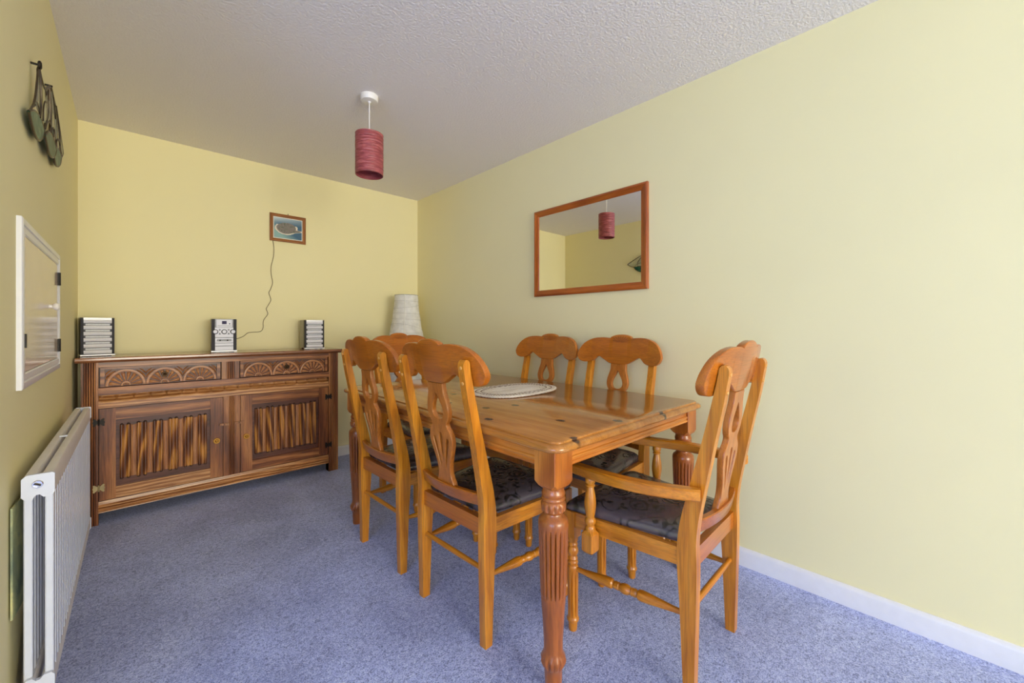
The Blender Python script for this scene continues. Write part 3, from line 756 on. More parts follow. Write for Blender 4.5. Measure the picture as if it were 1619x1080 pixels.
# doors
def hinge(x, z, m, parent, flip=1):
    bm = bmesh.new()
    for s in (-1, 1):
        c = x + s * 0.013 - ox
        prism(bm, [(c - s * 0.011, z - 0.006), (c - s * 0.003, z - 0.014), (c + s * 0.005, z - 0.022), (c + s * 0.011, z - 0.020), (c + s * 0.009, z - 0.008), (c + s * 0.013, z), (c + s * 0.009, z + 0.008), (c + s * 0.011, z + 0.020), (c + s * 0.005, z + 0.022), (c - s * 0.003, z + 0.014), (c - s * 0.011, z + 0.006)], SY - 0.004 - oy, SY + 0.0005 - oy, 'y')
    tube(bm, [(x - ox, SY - 0.004 - oy, z - 0.018), (x - ox, SY - 0.004 - oy, z + 0.018)], 0.004, 8)
    return obj('hinge', bm, m, parent)
DZ0, DZ1 = 0.133, 0.660
for side, (x0, x1) in (('left', (-0.118, 0.463)), ('right', (0.563, 1.140))):
    dy = SY + 0.006
    st = 0.068
    door = obj('door', SBX(x0, x1, dy + 0.016, dy + 0.026, DZ0, DZ1), oak_dark, sb)
    for a, b in ((x0, x0 + st), (x1 - st, x1)):
        obj('door_stile', SBX(a + .0005, b, dy, dy + 0.016, DZ0 + .001, DZ1 - .001), oak['z'], door, bevel=0.0015)
    zb, zt = 0.200, 0.590
    obj('door_rail', SBX(x0 + st, x1 - st, dy + .0004, dy + 0.016, DZ0 + .001, zb), oak['x'] if side == 'right' else oak_light, door, bevel=0.0015)
    obj('door_rail', SBX(x0 + st, x1 - st, dy + .0004, dy + 0.016, zt, DZ1 - .001), oak['x'], door, bevel=0.0015)
    px0, px1 = x0 + st + 0.016, x1 - st - 0.016
    u = (px1 - px0) / (6 * 1.0 + 5 * 0.52)
    x = px0
    for k in range(11):
        wide = k % 2 == 0; wd = u * (1.0 if wide else 0.52)
        a, b = x - ox, x + wd - ox; yb_ = dy + 0.016 - oy; x += wd
        if wide:
            pts = [(a + .001, yb_), (a + .001, yb_ - .006), (a + wd * .12, yb_ - .0125), (a + wd * .22, yb_ - .0125), (a + wd * .32, yb_ - .0085), (a + wd * .5, yb_ - .0065), (a + wd * .68, yb_ - .0085), (a + wd * .78, yb_ - .0125), (a + wd * .88, yb_ - .0125), (b - .001, yb_ - .006), (b - .001, yb_)]
            z0, z1 = 0.2395 + 0.004 * (k % 4 == 0), 0.556 - 0.003 * (k % 4 == 0)
        else:
            pts = [(a + .001, yb_), (a + .001, yb_ - .007), (a + wd * .3, yb_ - .0095), (a + wd * .7, yb_ - .0095), (b - .001, yb_ - .007), (b - .001, yb_)]
            z0, z1 = 0.246, 0.549
        obj('linenfold_strip', prism(bmesh.new(), pts, z0, z1, 'z'), oak_fold if wide else oak_rib, door, bevel=0.0, ang=30)
        if wide:                               # dark carved fold ends
            bm = bmesh.new()
            for zz, sg in ((z0, -1), (z1, 1)):
                for cxx in (a + wd * .2, b - wd * .2):
                    M = Matrix.Translation((cxx, yb_ - .004, zz)) @ Matrix.Rotation(PI / 2, 4, 'X')
                    lathe(bm, [(0.0085, -0.004), (0.0085, 0.003), (0.006, 0.0055)], 12, None, M)
            islands('fold_end', bm, oak_groove, door)
    ring_knob(x1 - 0.034 if side == 'left' else x0 + 0.034, 0.375, dy, door, 0.019)
    hx = -0.1195 if side == 'left' else 1.1415
    hinge(hx, 0.585, iron, door); hinge(hx, 0.210, pale_hinge if side == 'left' else iron, door)
for xc, rz in ((0.470, 0.06), (0.553, 0.06)):
    M = Matrix.Translation((xc - ox, SY - 0.001 - oy, 0.478)) @ Matrix.Rotation(rz, 4, 'Y')
    bm = bmesh.new(); box(bm, -0.026, 0.026, -0.006, 0.007, -0.007, 0.007); bm.transform(M)
    t_ = obj('turn_latch', bm, oak_rib, sb, bevel=0.003)
    obj('latch_pin', lathe(bmesh.new(), [(0.003, 0), (0.003, 0.002), (0.001, 0.003)], 8, None, Matrix.Translation((xc - ox, SY - 0.007 - oy, 0.478)) @ Matrix.Rotation(PI / 2, 4, 'X')), iron, t_)

# ------------------------------------------------------------------ hi-fi towers on the sideboard
ZT = 0.955
def tower(name, label, x, y, rz, stereo=False):
    W_, D_, Hh = 0.142, 0.175, 0.228; stereo = name == 'stereo'; ew = 0.019 if stereo else 0.012
    t = thing(name, label, 'stereo' if stereo else 'speaker', (x, y, ZT), rz, None)
    obj('case', B(-W_ / 2 + .004, W_ / 2 - .004, 0.02, D_, 0.010, Hh), side_plastic, t, bevel=0.004)
    obj('base_plate', B(-W_ / 2 - .002, W_ / 2 + .002, -0.006, 0.02, 0.004, 0.011), silver, t, bevel=0.002)
    islands('foot', (lambda b: ([box(b, sx - .008, sx + .008, yy - .008, yy + .008, 0, 0.012) for sx in (-.05, .05) for yy in (0.006, 0.15)], b)[1])(bmesh.new()), black_plastic, t)
    for s in (-1, 1):
        obj('edge_trim', B(s * (W_ / 2 - ew / 2) - ew / 2, s * (W_ / 2 - ew / 2) + ew / 2, 0.0, 0.030, 0.011, Hh), black_plastic, t, bevel=0.003)
    f0, f1 = -W_ / 2 + ew, W_ / 2 - ew
    if not stereo:
        obj('front_panel', B(f0, f1, 0.002, 0.02, 0.011, Hh), dark_grey, t)
        z = 0.014
        for k in range(6):                     # louvred silver bars and smoked inserts
            h = 0.0215
            pts = [(0.004, z), (-0.003, z + .003), (-0.006, z + h * .6), (-0.002, z + h), (0.004, z + h)]
            br = obj('louvre', prism(bmesh.new(), pts, f0, f1, 'x'), silver, t, ang=40)
            if k < 5: obj('insert', B(f0 + .008, f1 - .008, -0.0005, 0.004, z + h + 0.0025, z + 0.0345), insert_grey, t, bevel=0.001)
            z += 0.0362
        obj('top_bar', B(f0, f1, -0.003, 0.004, Hh - 0.012, Hh), silver, t, bevel=0.002)
    else:
        obj('front_panel', B(f0, f1, 0.0, 0.02, 0.011, Hh), silver_grey, t, bevel=0.001)
        obj('upper_deck', B(f0 + .008, f1 - .008, -0.004, 0.001, 0.172, Hh - 0.004), face_silver, t, bevel=0.002)
        obj('display', B(-0.013, 0.013, -0.0052, -0.003, 0.193, 0.215), lcd, t)
        obj('button_strip', B(f0 + .014, f1 - .014, -0.0052, -0.003, 0.180, 0.184), silver_grey, t)
        obj('button', lathe(bmesh.new(), [(0.004, 0), (0.004, 0.002), (0.001, 0.003)], 10, None, Matrix.Translation((0.030, -0.004, 0.196)) @ Matrix.Rotation(PI / 2, 4, 'X')), lcd, t)
        obj('dial_panel', B(f0, f1, -0.001, 0.001, 0.121, 0.169), face_silver, t)
        for kx in (-0.050, 0.0, 0.050):
            M = Matrix.Translation((kx, 0.0, 0.141)) @ Matrix.Rotation(PI / 2, 4, 'X')
            kb = obj('dial', lathe(bmesh.new(), [(0.0165, 0), (0.0165, 0.003), (0.0145, 0.0035)], 24, None, M), black_plastic, t)
            obj('dial_cap', lathe(bmesh.new(), [(0.013, 0.003), (0.013, 0.009), (0.011, 0.011), (0.001, 0.0112)], 24, None, M), face_silver, kb)
        for kx in (-0.025, 0.025):
            for kz in (0.154, 0.128):
                obj('button', lathe(bmesh.new(), [(0.0055, 0), (0.0055, 0.003), (0.004, 0.004), (0.001, 0.004)], 12, None, Matrix.Translation((kx, 0.0, kz)) @ Matrix.Rotation(PI / 2, 4, 'X')), silver_grey, t)
        for z0, z1 in ((0.104, 0.120), (0.066, 0.098), (0.046, 0.062), (0.015, 0.040)):
            dk = obj('deck_panel', B(f0 + .001, f1 - .001, -0.005, 0.001, z0, z1), face_silver, t, bevel=0.003)
            if z0 == 0.066:
                obj('tape_window', B(f0 + .011, f1 - .011, -0.0060, -0.004, 0.075, 0.090), silver_grey, dk)
                for kx in (-0.024, 0.018): obj('tape_hub', B(kx - .004, kx + .004, -0.0066, -0.005, 0.078, 0.086), black_plastic, dk)
    return t
tower('speaker', 'silver louvred speaker tower on the left end of the sideboard by the left wall', -0.128, 3.44, math.radians(7.5))
tower('stereo', 'silver mini stereo with dials, display and tape deck in the middle of the sideboard', 0.484, 3.40, math.radians(-3))
tower('speaker', 'silver louvred speaker tower on the right end of the sideboard', 1.068, 3.392, math.radians(-3))

# ------------------------------------------------------------------ aerial wire, island picture
wire = [(0.834, 1.815), (0.842, 1.76), (0.840, 1.69), (0.822, 1.60), (0.824, 1.54), (0.833, 1.479), (0.820, 1.43), (0.807, 1.397), (0.818, 1.36), (0.820, 1.335), (0.800, 1.295), (0.789, 1.270), (0.798, 1.245), (0.798, 1.225), (0.775, 1.190), (0.768, 1.165), (0.768, 1.124), (0.755, 1.098), (0.734, 1.090), (0.671, 1.086), (0.640, 1.060), (0.610, 1.045)]
pts = [(x, YB - 0.004, z) for x, z in wire] + [(0.585, YB - 0.02, 1.04), (0.545, 3.60, 1.035), (0.52, 3.576, 1.03)]
tag(obj('aerial_wire', tube(bmesh.new(), spline(pts, 4), 0.0022, 6), cable_mat), 'thin brown aerial wire hanging down the back wall from the island picture', 'wire')

PX0, PX1, PZ0, PZ1 = 0.812, 1.074, 1.811, 2.030
pic = thing('framed_picture', 'small oak framed aerial photograph of a sandy island on the back wall', 'picture', ((PX0 + PX1) / 2, YB, (PZ0 + PZ1) / 2), 0)
hw, hh, fw = (PX1 - PX0) / 2, (PZ1 - PZ0) / 2, 0.024
def frame_side(a, b, c, d, dep):
    """mitred moulding; a,b outer corners, c,d inner corners in (x,z)"""
    bm = bmesh.new(); lerp = lambda p, q, t: (p[0] + (q[0] - p[0]) * t, p[1] + (q[1] - p[1]) * t)
    prof = [(0, 0.0), (0, dep * .75), (0.12, dep * .95), (0.3, dep), (0.55, dep * .8), (0.75, dep * .78), (0.92, dep * .6), (1.0, dep * .5), (1.0, 0.0)]
    return [[(lerp(a, d, t), h) for t, h in prof], [(lerp(b, c, t), h) for t, h in prof]]
def make_frame(parent, hw, hh, fw, dep, place, mh, mv, name='frame_side'):
    oc = [(-hw, -hh), (hw, -hh), (hw, hh), (-hw, hh)]; ic = [(-hw + fw, -hh + fw), (hw - fw, -hh + fw), (hw - fw, hh - fw), (-hw + fw, hh - fw)]
    for i in range(4):
        j = (i + 1) % 4
        ls = frame_side(oc[i], oc[j], ic[j], ic[i], dep)
        obj(name, loops(bmesh.new(), [[place(p, h) for p, h in l] for l in ls]), mh if i % 2 == 0 else mv, parent, ang=30)
make_frame(pic, hw, hh, fw, 0.018, lambda p, h: (p[0], -h, p[1]), pic_wood['x'], pic_wood['z'])
obj('mount', B(-hw + .015, hw - .015, -0.0075, -0.002, -hh + .015, hh - .015), card_white, pic)
# the print: a coloured grid (flat photographic print)
nx, nz = 150, 118
iw, ih = hw - fw - 0.006, hh - fw - 0.006
bm = bmesh.new(); grid = []
for j in range(nz + 1):
    grid.append([bm.verts.new((-iw + 2 * iw * i / nx, -0.0082, -ih + 2 * ih * j / nz)) for i in range(nx + 1)])
cl = bm.loops.layers.float_color.new('print')
from mathutils import noise as mn
def island(u, v):
    """u,v in -1..1; colour of the print there"""
    n1 = mn.noise(Vector((u * 6, v * 6, 1.0))); n2 = mn.noise(Vector((u * 26, v * 30, 4.0))); n3 = mn.noise(Vector((u * 60, v * 60, 9.0)))
    sea = Vector((0.05, 0.13, 0.22)); teal = Vector((0.26, 0.44, 0.42)); sky = Vector((0.55, 0.66, 0.72))
    c = sea.lerp(teal, max(0, min(1, (-u * 0.9 - v * 0.9) - 0.15)))
    if v > 0.35: c = c.lerp(sky, min(1, (v - 0.35) * 1.4) * (0.8 - 0.35 * u))
    def lens(k):
        cx, cz = -0.12, 0.08 + 0.06 * u
        e = ((u - cx) / (0.70 * k)) ** 2 + ((v - cz) / ((0.60 if v < cz else 0.50) * k)) ** 2
        e += 0.10 * n1
        tip = False
        if 0.25 < u < 0.30 + 0.62 * k:
            tip = 1 - abs(v + 0.20 - 0.05 * u) / (0.20 * k) - (u - 0.3) * 1.25 / k > 0
        return e < 1 or tip
    if lens(1.0) : c = Vector((0.22, 0.19, 0.17)) + Vector((0.20, 0.18, 0.16)) * n2 * 1.3 + Vector((0.18, 0.17, 0.15)) * n3; c = c.lerp(Vector((0.10, 0.14, 0.08)), max(0, min(0.8, n1 * 1.4)))
    elif lens(1.17): c = Vector((0.70, 0.64, 0.54)) + Vector((.1, .1, .1)) * n2 if v < 0.35 else c
    return (max(0.01, c.x), max(0.01, c.y), max(0.01, c.z), 1)
for j in range(nz):
    for i in range(nx):
        f = bm.faces.new((grid[j][i], grid[j][i + 1], grid[j + 1][i + 1], grid[j + 1][i]))
        for lp in f.loops:
            co = lp.vert.co; lp[cl] = island(co.x / iw, co.z / ih)
g = N('island_print'); at = g.n('ShaderNodeVertexColor'); at.layer_name = 'print'
g.set(Base_Color=at.outputs['Color'], Roughness=0.25)
obj('print', bm, g.m, pic, recalc=False)
obj('hanging_nail', tube(bmesh.new(), [(0.0, -0.006, hh - 0.004), (0.0, -0.006, hh + 0.012)], 0.0022, 8), iron, pic)

# ------------------------------------------------------------------ wall mirror
MY0, MY1, MZ0, MZ1 = 1.137, 2.008, 1.343, 1.944
mir = thing('wall_mirror', 'rectangular mirror in a reddish wood frame hung on the right wall', 'mirror', (XR, (MY0 + MY1) / 2, (MZ0 + MZ1) / 2), 0)
hw, hh = (MY1 - MY0) / 2, (MZ1 - MZ0) / 2
make_frame(mir, hw, hh, 0.042, 0.022, lambda p, h: (-h, p[0], p[1]), mirror_wood['y'], mirror_wood['z'])
obj('mirror_glass', B(-0.009, -0.002, -hw + .038, hw - .038, -hh + .038, hh - .038), mirror_mat, mir)

# ------------------------------------------------------------------ pendant lamp
pd = thing('pendant_lamp', 'pendant lamp with a dark red wound thread drum shade hanging from the ceiling', 'lamp', (0.969, 2.173, H), 0)
obj('ceiling_rose', lathe(bmesh.new(), [(0.047, 0.0), (0.0475, -0.004), (0.046, -0.024), (0.042, -0.030), (0.010, -0.032), (0.007, -0.038), (0.004, -0.040)], 32), white_plastic, pd, ang=40)
obj('cord', tube(bmesh.new(), [(0, 0, -0.035), (0, 0, -0.20)], 0.0028, 8), white_plastic, pd)
prof = []; rr = random.Random(3)
zs = [i * 0.222 / 74 for i in range(75)]
for z in zs: prof.append((0.0735 + rr.uniform(-0.0012, 0.0012), -0.436 + z))
inner = [(0.0705 + rr.uniform(-0.0006, 0.0006), -0.214 - i * 0.222 / 24) for i in range(25)]
bm = lathe(bmesh.new(), prof + inner, 48, None, None, False)
bm.verts.ensure_lookup_table(); nlast = len(bm.verts) - 48
for i in range(48):
    j = (i + 1) % 48; bm.faces.new((bm.verts[nlast + i], bm.verts[nlast + j], bm.verts[j], bm.verts[i]))
sh = obj('lamp_shade', bm, thread, pd, ang=70)
bm = bmesh.new()
for k in range(3):
    a = 2 * PI * k / 3 + 0.4; tube(bm, [(0.018 * math.cos(a), 0.018 * math.sin(a), -0.225), (0.071 * math.cos(a), 0.071 * math.sin(a), -0.225)], 0.0014, 6)
islands('shade_spoke', bm, white_plastic, sh)
lh = obj('lamp_holder', lathe(bmesh.new(), [(0.006, -0.195), (0.018, -0.205), (0.019, -0.250), (0.017, -0.262)], 20), white_plastic, pd, ang=40)
obj('bulb', lathe(bmesh.new(), [(0.013, -0.262), (0.014, -0.275), (0.024, -0.300), (0.028, -0.322), (0.024, -0.342), (0.012, -0.353), (0.001, -0.356)], 20), bulb_mat, lh, ang=80)

# ------------------------------------------------------------------ oval woven mat on the table
mat_t = thing('placemat', 'oval cream woven table mat lying on the pine table top', 'mat', (1.505, 1.575, 0.7862), math.radians(3))
cream = wood('cream_raffia', lin(216, 204, 184), lin(238, 228, 212), lin(246, 240, 228), 'x', 0.8, 60, 0.0, pores=0.2)
brown_thread = plain('brown_raffia', lin(112, 84, 58), 0.8)
def stadium(a, b, n=96):
    pts = []
    for k in range(n):
        t = 2 * PI * k / n; c, s_ = math.cos(t), math.sin(t)
        e = 2 / 2.6
        pts.append((a * math.copysign(abs(c) ** e, c), b * math.copysign(abs(s_) ** e, s_)))
    return pts
A0, B0 = 0.255, 0.168
def mat_ring(name, d, r, m, twist, z=None, n=144):
    base = stadium(A0 - d, B0 - d, n); z = r if z is None else z; ls = []
    for k in range(n):
        x, y = base[k]; p, q = base[k - 1], base[(k + 1) % n]
        tx_, ty_ = q[0] - p[0], q[1] - p[1]; L = math.hypot(tx_, ty_); nx_, ny_ = ty_ / L, -tx_ / L
        rr_ = r * (1 + 0.22 * math.cos(2 * PI * k * twist / n))
        ls.append([(x + nx_ * rr_ * math.cos(2 * PI * i / 8), y + ny_ * rr_ * math.cos(2 * PI * i / 8), z + rr_ * 0.85 * math.sin(2 * PI * i / 8)) for i in range(8)])
    bm = bmesh.new(); rows = [[bm.verts.new(p) for p in l] for l in ls]
    for i in range(n):
        a, b = rows[i], rows[(i + 1) % n]
        for k in range(8): bm.faces.new((a[k], a[(k + 1) % 8], b[(k + 1) % 8], b[k]))
    return obj(name, bm, m, mat_t, ang=80)
mat_ring('braided_edge', 0.006, 0.0065, cream, 72, 0.0062)
mat_ring('braided_ring', 0.0185, 0.0066, cream, 72, 0.0066)
mat_ring('brown_stitch', 0.0262, 0.0022, brown_thread, 48, 0.0110)
for k, d in enumerate((0.033, 0.045)): mat_ring('braided_ring', d, 0.0062, cream, 60, 0.0066)
mat_ring('brown_stitch', 0.0520, 0.0020, brown_thread, 40, 0.0108)
for k, d in enumerate((0.059, 0.071, 0.083, 0.095, 0.107, 0.119, 0.131, 0.143)): mat_ring('braided_ring', d, 0.0062, cream, 50, 0.0062, 96)
bm = loops(bmesh.new(), [[(x, y, z) for x, y in stadium(a_, b_, 64)] for a_, b_, z in ((0.110, 0.026, 0.001), (0.110, 0.026, 0.008), (0.104, 0.020, 0.0105), (0.08, 0.008, 0.0105))])
obj('mat_centre', bm, cream, mat_t, ang=60)

# ------------------------------------------------------------------ paper floor lamp in the corner
fl = thing('floor_lamp', 'white wrinkled paper floor lamp standing in the far right corner', 'lamp', (1.868, 3.40, 0), 0)
SH = [(0.150, 0.42), (0.163, 0.60), (0.166, 0.80), (0.163, 0.93), (0.152, 1.05), (0.136, 1.14), (0.121, 1.24), (0.110, 1.33), (0.104, 1.42)]
shp = [(p.x, p.y) for p in spline([(r, z, 0) for r, z in SH], 5)]
shp2 = shp + [(r - 0.002, z) for r, z in shp[::-1]]
bm = lathe(bmesh.new(), shp2, 40, lambda t, z: 0.0012 * math.sin(5 * t + z * 40), None, False)
sh = obj('paper_shade', bm, paper, fl, ang=70)
for k in range(16):
    zz = 0.5 + 0.9 * (k + rnd.random() * .6) / 16; tilt = rnd.uniform(-0.045, 0.045); ph = rnd.uniform(0, 6); pts = []
    for i in range(41):
        t = 2 * PI * i / 40; z = min(1.415, max(0.43, zz + tilt * math.sin(t + ph)))
        r = interp(z, [(b, a) for a, b in SH]) + 0.0016; pts.append((r * math.cos(t), r * math.sin(t), z))
    obj('wrapped_strand', tube(bmesh.new(), pts, 0.0007, 5, False), strand, sh)
av = -2.20
obj('paper_seam', tube(bmesh.new(), [((r + .001) * math.cos(av), (r + .001) * math.sin(av), z) for r, z in shp], 0.0035, 6), card_white, sh)
obj('top_hoop', tube(bmesh.new(), [(0.104 * math.cos(2 * PI * i / 32), 0.104 * math.sin(2 * PI * i / 32), 1.42) for i in range(33)], 0.0025, 6, False), strand, sh)
obj('stand', lathe(bmesh.new(), [(0.125, 0), (0.125, 0.012), (0.118, 0.018), (0.014, 0.024), (0.011, 0.03), (0.011, 0.95), (0.018, 0.96), (0.018, 1.01), (0.004, 1.015)], 28), white_plastic, fl, ang=40)
bm = bmesh.new()
for k in range(3):
    a = 2 * PI * k / 3; tube(bm, [(0.010 * math.cos(a), 0.010 * math.sin(a), 0.44), (0.148 * math.cos(a), 0.148 * math.sin(a), 0.44)], 0.002, 6)
islands('shade_spoke', bm, white_plastic, fl)

# ------------------------------------------------------------------ serving hatch on the left wall
HY0, HY1, HZ0, HZ1 = 1.742, 2.603, 0.953, 1.434
ht = thing('wall_hatch', 'white framed cupboard hatch with a glossy cream door on the left wall', 'cupboard', (XL, (HY0 + HY1) / 2, (HZ0 + HZ1) / 2), 0)
hw, hh, fw = (HY1 - HY0) / 2, (HZ1 - HZ0) / 2, 0.045
def hatch_side(i):
    oc = [(-hw, -hh), (hw, -hh), (hw, hh), (-hw, hh)]; ic = [(-hw + fw, -hh + fw), (hw - fw, -hh + fw), (hw - fw, hh - fw), (-hw + fw, hh - fw)]
    j = (i + 1) % 4; lerp = lambda p, q, t: (p[0] + (q[0] - p[0]) * t, p[1] + (q[1] - p[1]) * t)
    prof = [(0, 0), (0, 0.010), (0.08, 0.012), (0.42, 0.012), (0.46, 0.0085), (0.55, 0.0085), (0.60, 0.011), (0.92, 0.011), (1.0, 0.008), (1.0, 0)]
    return loops(bmesh.new(), [[(h, *lerp(oc[i], ic[i], t)) for t, h in prof], [(h, *lerp(oc[j], ic[j], t)) for t, h in prof]])
for i in range(4): obj('frame_side', hatch_side(i), white_gloss, ht, ang=30)
hd = obj('hatch_door', B(0.001, 0.008, -hw + fw + .002, hw - fw - .002, -hh + fw + .002, hh - fw - .002), hatch_paint, ht, bevel=0.001)
obj('knob', lathe(bmesh.new(), [(0.007, 0.007), (0.0065, 0.016), (0.011, 0.020), (0.0145, 0.026), (0.0145, 0.031), (0.010, 0.035), (0.001, 0.0365)], 20, None, Matrix.Translation((0, 2.30 - (HY0 + HY1) / 2, 1.205 - (HZ0 + HZ1) / 2)) @ Matrix.Rotation(PI / 2, 4, 'Y')), white_plastic, hd, ang=40)
for z in (1.330, 1.052):
    zc = z - (HZ0 + HZ1) / 2; yc = hw - fw
    bm = bmesh.new(); box(bm, 0.008, 0.013, yc - 0.008, yc + 0.018, zc - 0.026, zc + 0.026)
    tube(bm, [(0.0135, yc, zc - 0.027), (0.0135, yc, zc + 0.027)], 0.004, 8)
    obj('hinge', bm, iron, hd)
obj('catch', B(0.010, 0.014, -hw + fw - 0.010, -hw + fw + 0.004, -0.125, -0.085), iron, ht)

# ------------------------------------------------------------------ metal and glass yachts on the left wall
SX = XL + 0.016
yt = thing('yacht_sculpture', 'metal and green glass wall sculpture of three sailing yachts hung on the left wall', 'sculpture', (SX, 2.12 * 1.04, 1.1276 + (1.70 - 1.1276) * 1.04), 0)
yt.scale = (1, 1.04, 1.04)
L_ = lambda y, z, d=0.0: (d, y - 2.12, z - 1.70)
def hull(pts, d):
    tip = max(range(len(pts)), key=lambda i: pts[i][0])
    p2 = [(v_.x, v_.y) for v_ in spline([(a, b, 0) for a, b in pts[:tip + 1]], 4)][:-1] + [(v_.x, v_.y) for v_ in spline([(a, b, 0) for a, b in pts[tip:] + [pts[0]]], 4)][:-1]
    bm = bmesh.new(); prism(bm, [(y - 2.12, z - 1.70) for y, z in p2], d - 0.004, d + 0.002, 'x')
    h = obj('hull', bm, hull_glass, yt, ang=40)
    ring = [L_(y, z, d) for y, z in p2] ; ring.append(ring[0])
    obj('hull_rim', tube(bmesh.new(), ring, 0.0036, 6, False), bronze, h)
    return h
hull([(1.729, 1.722), (1.80, 1.752), (1.87, 1.770), (1.94, 1.776), (2.004, 1.764), (1.975, 1.735), (1.93, 1.710), (1.885, 1.696), (1.83, 1.693), (1.775, 1.702)], 0.0)
hull([(1.990, 1.746), (2.06, 1.783), (2.13, 1.797), (2.20, 1.798), (2.265, 1.786), (2.23, 1.755), (2.18, 1.733), (2.126, 1.721), (2.06, 1.722)], 0.004)
hull([(2.235, 1.769), (2.30, 1.805), (2.38, 1.824), (2.473, 1.821), (2.44, 1.785), (2.38, 1.757), (2.316, 1.742), (2.27, 1.745)], 0.0)
WIRES = [([(1.890, 1.918), (1.868, 1.86), (1.821, 1.785), (1.735, 1.722)], .0042), ([(1.890, 1.918), (1.918, 1.875), (1.926, 1.82), (1.905, 1.772)], .0046), ([(1.892, 1.916), (1.95, 1.90), (2.02, 1.905), (2.07, 1.930)], .004),
         ([(1.821, 1.785), (1.86, 1.80), (1.90, 1.795), (1.935, 1.776)], .0034), ([(1.80, 1.76), (1.87, 1.795), (1.90, 1.83), (1.895, 1.915)], .003),
         ([(2.07, 1.930), (2.11, 1.948), (2.15, 1.968), (2.185, 1.985)], .0065), ([(2.075, 1.93), (2.10, 1.87), (2.07, 1.82), (1.995, 1.752)], .0058), ([(2.12, 1.95), (2.135, 1.90), (2.14, 1.85), (2.13, 1.797)], .0062),
         ([(2.01, 1.775), (2.06, 1.815), (2.12, 1.83), (2.16, 1.80)], .0040), ([(2.07, 1.885), (2.02, 1.865), (1.99, 1.83), (1.985, 1.79)], .0032),
         ([(2.185, 1.985), (2.26, 1.97), (2.352, 1.955), (2.46, 1.91), (2.555, 1.862)], .0058), ([(2.18, 1.98), (2.24, 1.93), (2.26, 1.88), (2.245, 1.785)], .0056), ([(2.24, 1.972), (2.31, 1.92), (2.34, 1.87), (2.335, 1.815)], .0058),
         ([(2.30, 1.962), (2.38, 1.92), (2.42, 1.87), (2.42, 1.825)], .005), ([(2.14, 1.80), (2.19, 1.84), (2.23, 1.845), (2.245, 1.80)], .0036), ([(2.28, 1.80), (2.34, 1.85), (2.40, 1.86), (2.46, 1.83)], .0036), ([(2.555, 1.862), (2.52, 1.84), (2.50, 1.83), (2.465, 1.823)], .0048)]
for k, (pp, r) in enumerate(WIRES):
    obj('rigging', tube(bmesh.new(), spline([L_(y, z, 0.003 * math.sin(k)) for y, z in pp], 6), r * 0.66, 7), bronze, yt)
for pp in ([(1.888, 1.905), (1.925, 1.87), (1.928, 1.82), (1.915, 1.79), (1.86, 1.80)], [(2.125, 1.945), (2.165, 1.90), (2.19, 1.85), (2.16, 1.815), (2.14, 1.83)], [(2.30, 1.962), (2.40, 1.93), (2.53, 1.866), (2.49, 1.836), (2.345, 1.838)], [(2.085, 1.915), (2.11, 1.87), (2.09, 1.83), (2.03, 1.80), (2.04, 1.85)], [(2.19, 1.97), (2.25, 1.93), (2.27, 1.88), (2.26, 1.83), (2.20, 1.87)]):
    obj('sail', prism(bmesh.new(), [(v_.x - 2.12, v_.y - 1.70) for v_ in spline([(a, b, 0) for a, b in pp + [pp[0]]], 5)][:-1], -0.002, 0.001, 'x'), sail_glass, yt)
bm = bmesh.new()
for y, z in ((1.889, 1.925), (2.18, 1.985)): tube(bm, [L_(y, z, -0.0155), L_(y, z, 0.004)], 0.0035, 8)
tube(bm, [L_(1.889 + 0.009 * math.cos(2 * PI * i / 16), 1.925 + 0.009 * math.sin(2 * PI * i / 16), 0.004) for i in range(17)], 0.004, 6, False)
islands('hanging_hook', bm, iron, yt)

# ------------------------------------------------------------------ column radiator below the hatch
RY0, RY1 = 1.631, 2.846
rd = thing('radiator', 'white two column radiator on the left wall below the hatch', 'radiator', (-0.1715, RY0, 0), -math.radians(0.62))
RL = RY1 - RY0
xf0, xf1, xb0, xb1 = 0.0045, 0.0275, -0.0265, -0.0035     # front and rear row in x
def rail_bm(x0, x1, z0, z1, s):
    return prism(bmesh.new(), [(x0, z0), (x1, z0), (x1, z1 - .006), (x1 - .003, z1 - .001), (x1 - .007, z1), (x0 + .007, z1), (x0 + .003, z1 - .001), (x0, z1 - .006)], 0.006, RL - 0.006, 'y')
for x0, x1 in ((xf0, xf1), (xb0, xb1)):
    obj('top_header', rail_bm(x0, x1, 0.684, 0.740, 1), rad_taupe, rd, ang=40)
    obj('bottom_header', rail_bm(x0, x1, 0.160, 0.205, 1), rad_taupe, rd, ang=40)
col_f = None
NCOL = 27
for i in range(NCOL):
    y = 0.024 + (RL - 0.048) * i / (NCOL - 1)
    for xa in (xf1 - 0.0085, xb0 + 0.0085):
        if col_f is None:
            bm = bmesh.new(); c = []
            c = [(-.0078, -.0115), (-.0055, -.0135), (.0055, -.0135), (.0078, -.0115), (.0078, .0115), (.0055, .0135), (-.0055, .0135), (-.0078, .0115)]
            prism(bm, c, 0.200, 0.688, 'z'); col_f = obj('column', bm, rad_white, rd, ang=25); o = col_f
        else: o = link(col_f.data, 'column', rd)
        o.location = (xa, y, 0)
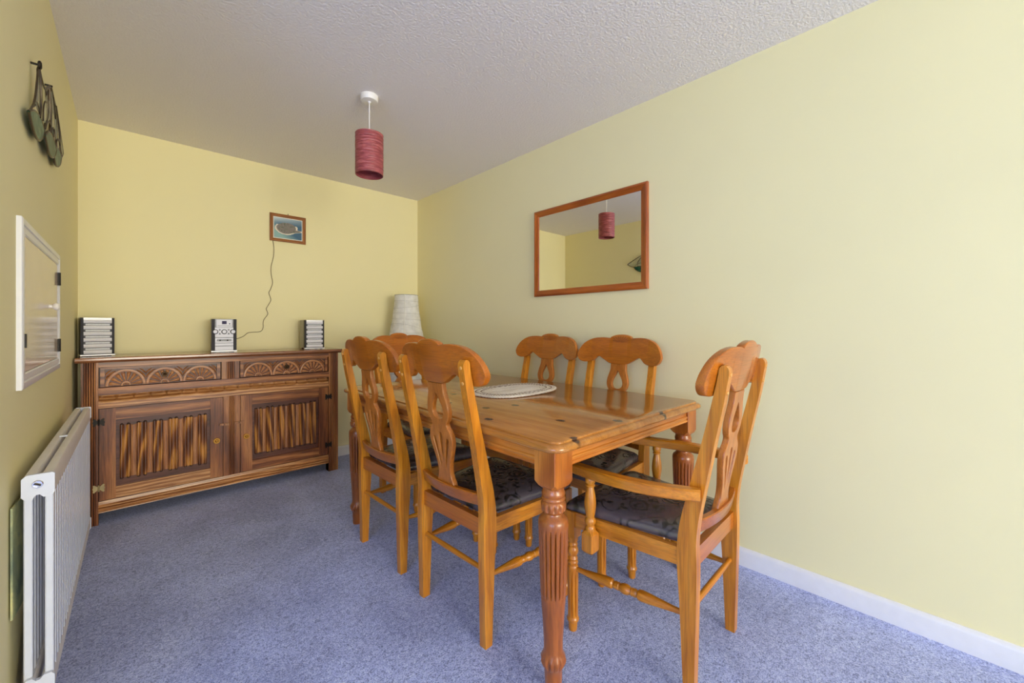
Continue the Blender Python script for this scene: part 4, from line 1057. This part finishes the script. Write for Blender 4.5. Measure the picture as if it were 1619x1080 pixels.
def plate(z0, z1, bottom):
    w0, w1 = -0.0285, 0.0300; c = 0.009; zm = 0.012
    if not bottom: pts = [(w0 + c, z1), (w1 - .004, z1), (w1, z1 - .004), (w1, z0 + .010), (w1 - .006, z0), (0.010, z0), (0.004, z0 + .008), (-0.004, z0 + .008), (-0.010, z0 - .004), (-0.020, z0 - .004), (w0, z0 + .006), (w0, z1 - c)]
    else: pts = [(w0, z0 + c), (w0, z1 - .012), (w0 + .008, z1), (-0.010, z1), (-0.004, z1 - .008), (0.004, z1 - .008), (0.010, z1), (w1 - .006, z1), (w1, z1 - .008), (w1, z0 + .004), (w1 - .004, z0), (w0 + c, z0)]
    return pts
for y0, y1 in ((0.0, 0.010), (RL - 0.010, RL)):
    pt = obj('end_plate', prism(bmesh.new(), plate(0.680, 0.742, False), y0, y1, 'y'), rad_white, rd, bevel=0.0012, seg=1)
    pb = obj('end_plate', prism(bmesh.new(), plate(0.150, 0.210, True), y0, y1, 'y'), rad_white, rd, bevel=0.0012, seg=1)
    if y0 == 0.0:
        for par, z in ((pt, 0.716), (pb, 0.172)):
            M = Matrix.Translation((0.0, 0.0, z)) @ Matrix.Rotation(PI / 2, 4, 'X')
            pg = obj('plug', lathe(bmesh.new(), [(0.0105, -0.002), (0.0105, 0.003), (0.0090, 0.005), (0.0075, 0.005), (0.0070, 0.001), (0.001, 0.001)], 24, None, M), chrome, par, ang=30)
            bm = B(-0.0065, 0.0065, -0.004, 0.0, -0.0022, 0.0022); bm.transform(Matrix.Translation((0, 0, z)) @ Matrix.Rotation(0.5, 4, 'Y')); obj('plug_slot', bm, iron, pg)
bm = bmesh.new(); box(bm, -0.010, 0.010, 0.515, 0.523, 0.738, 0.743); obj('bridge_clip', bm, rad_white, rd)
bm = bmesh.new()
for y in (0.55, RL - 0.2): box(bm, -0.044, -0.024, y - .012, y + .012, 0.66, 0.70); box(bm, -0.044, -0.024, y - .012, y + .012, 0.19, 0.22)
islands('wall_bracket', bm, rad_white, rd)
obj('valve', lathe(bmesh.new(), [(0.009, 0.0), (0.009, 0.10), (0.014, 0.105), (0.014, 0.13), (0.016, 0.135), (0.016, 0.160)], 16, None, Matrix.Translation((0.0, 0.05, 0))), brass_dark, rd, ang=40)

# ------------------------------------------------------------------ odds and ends stored behind the radiator
bm = bmesh.new(); prism(bm, [(-0.2185, 1.640), (-0.2145, 1.640), (-0.2035, 1.83), (-0.2075, 1.83)], 0.375, 0.662, 'z')
tag(obj('painted_board', bm, board_paint), 'green and yellow painted board tucked between radiator and left wall', 'board')
brown_card = wood('brown_offcut', lin(70, 50, 34), lin(104, 80, 58), lin(134, 108, 84), 'z', 0.6, 30, 0.0)
def plank(pts, th, lab, m):
    bm = bmesh.new()
    loops(bm, [[(p[0] - th / 2, p[1], p[2]) for p in pts], [(p[0] + th / 2, p[1], p[2]) for p in pts]])
    return tag(obj('wood_offcut', bm, m, bevel=0.001), lab, 'wood')
plank([(-0.206, 1.64, 0.0), (-0.206, 1.78, 0.0), (-0.206, 1.98, 0.36), (-0.206, 1.88, 0.37)], 0.008, 'brown wooden offcut leaning on the left wall behind the radiator, below the painted board', brown_card)

print('objects', len(bpy.data.objects))
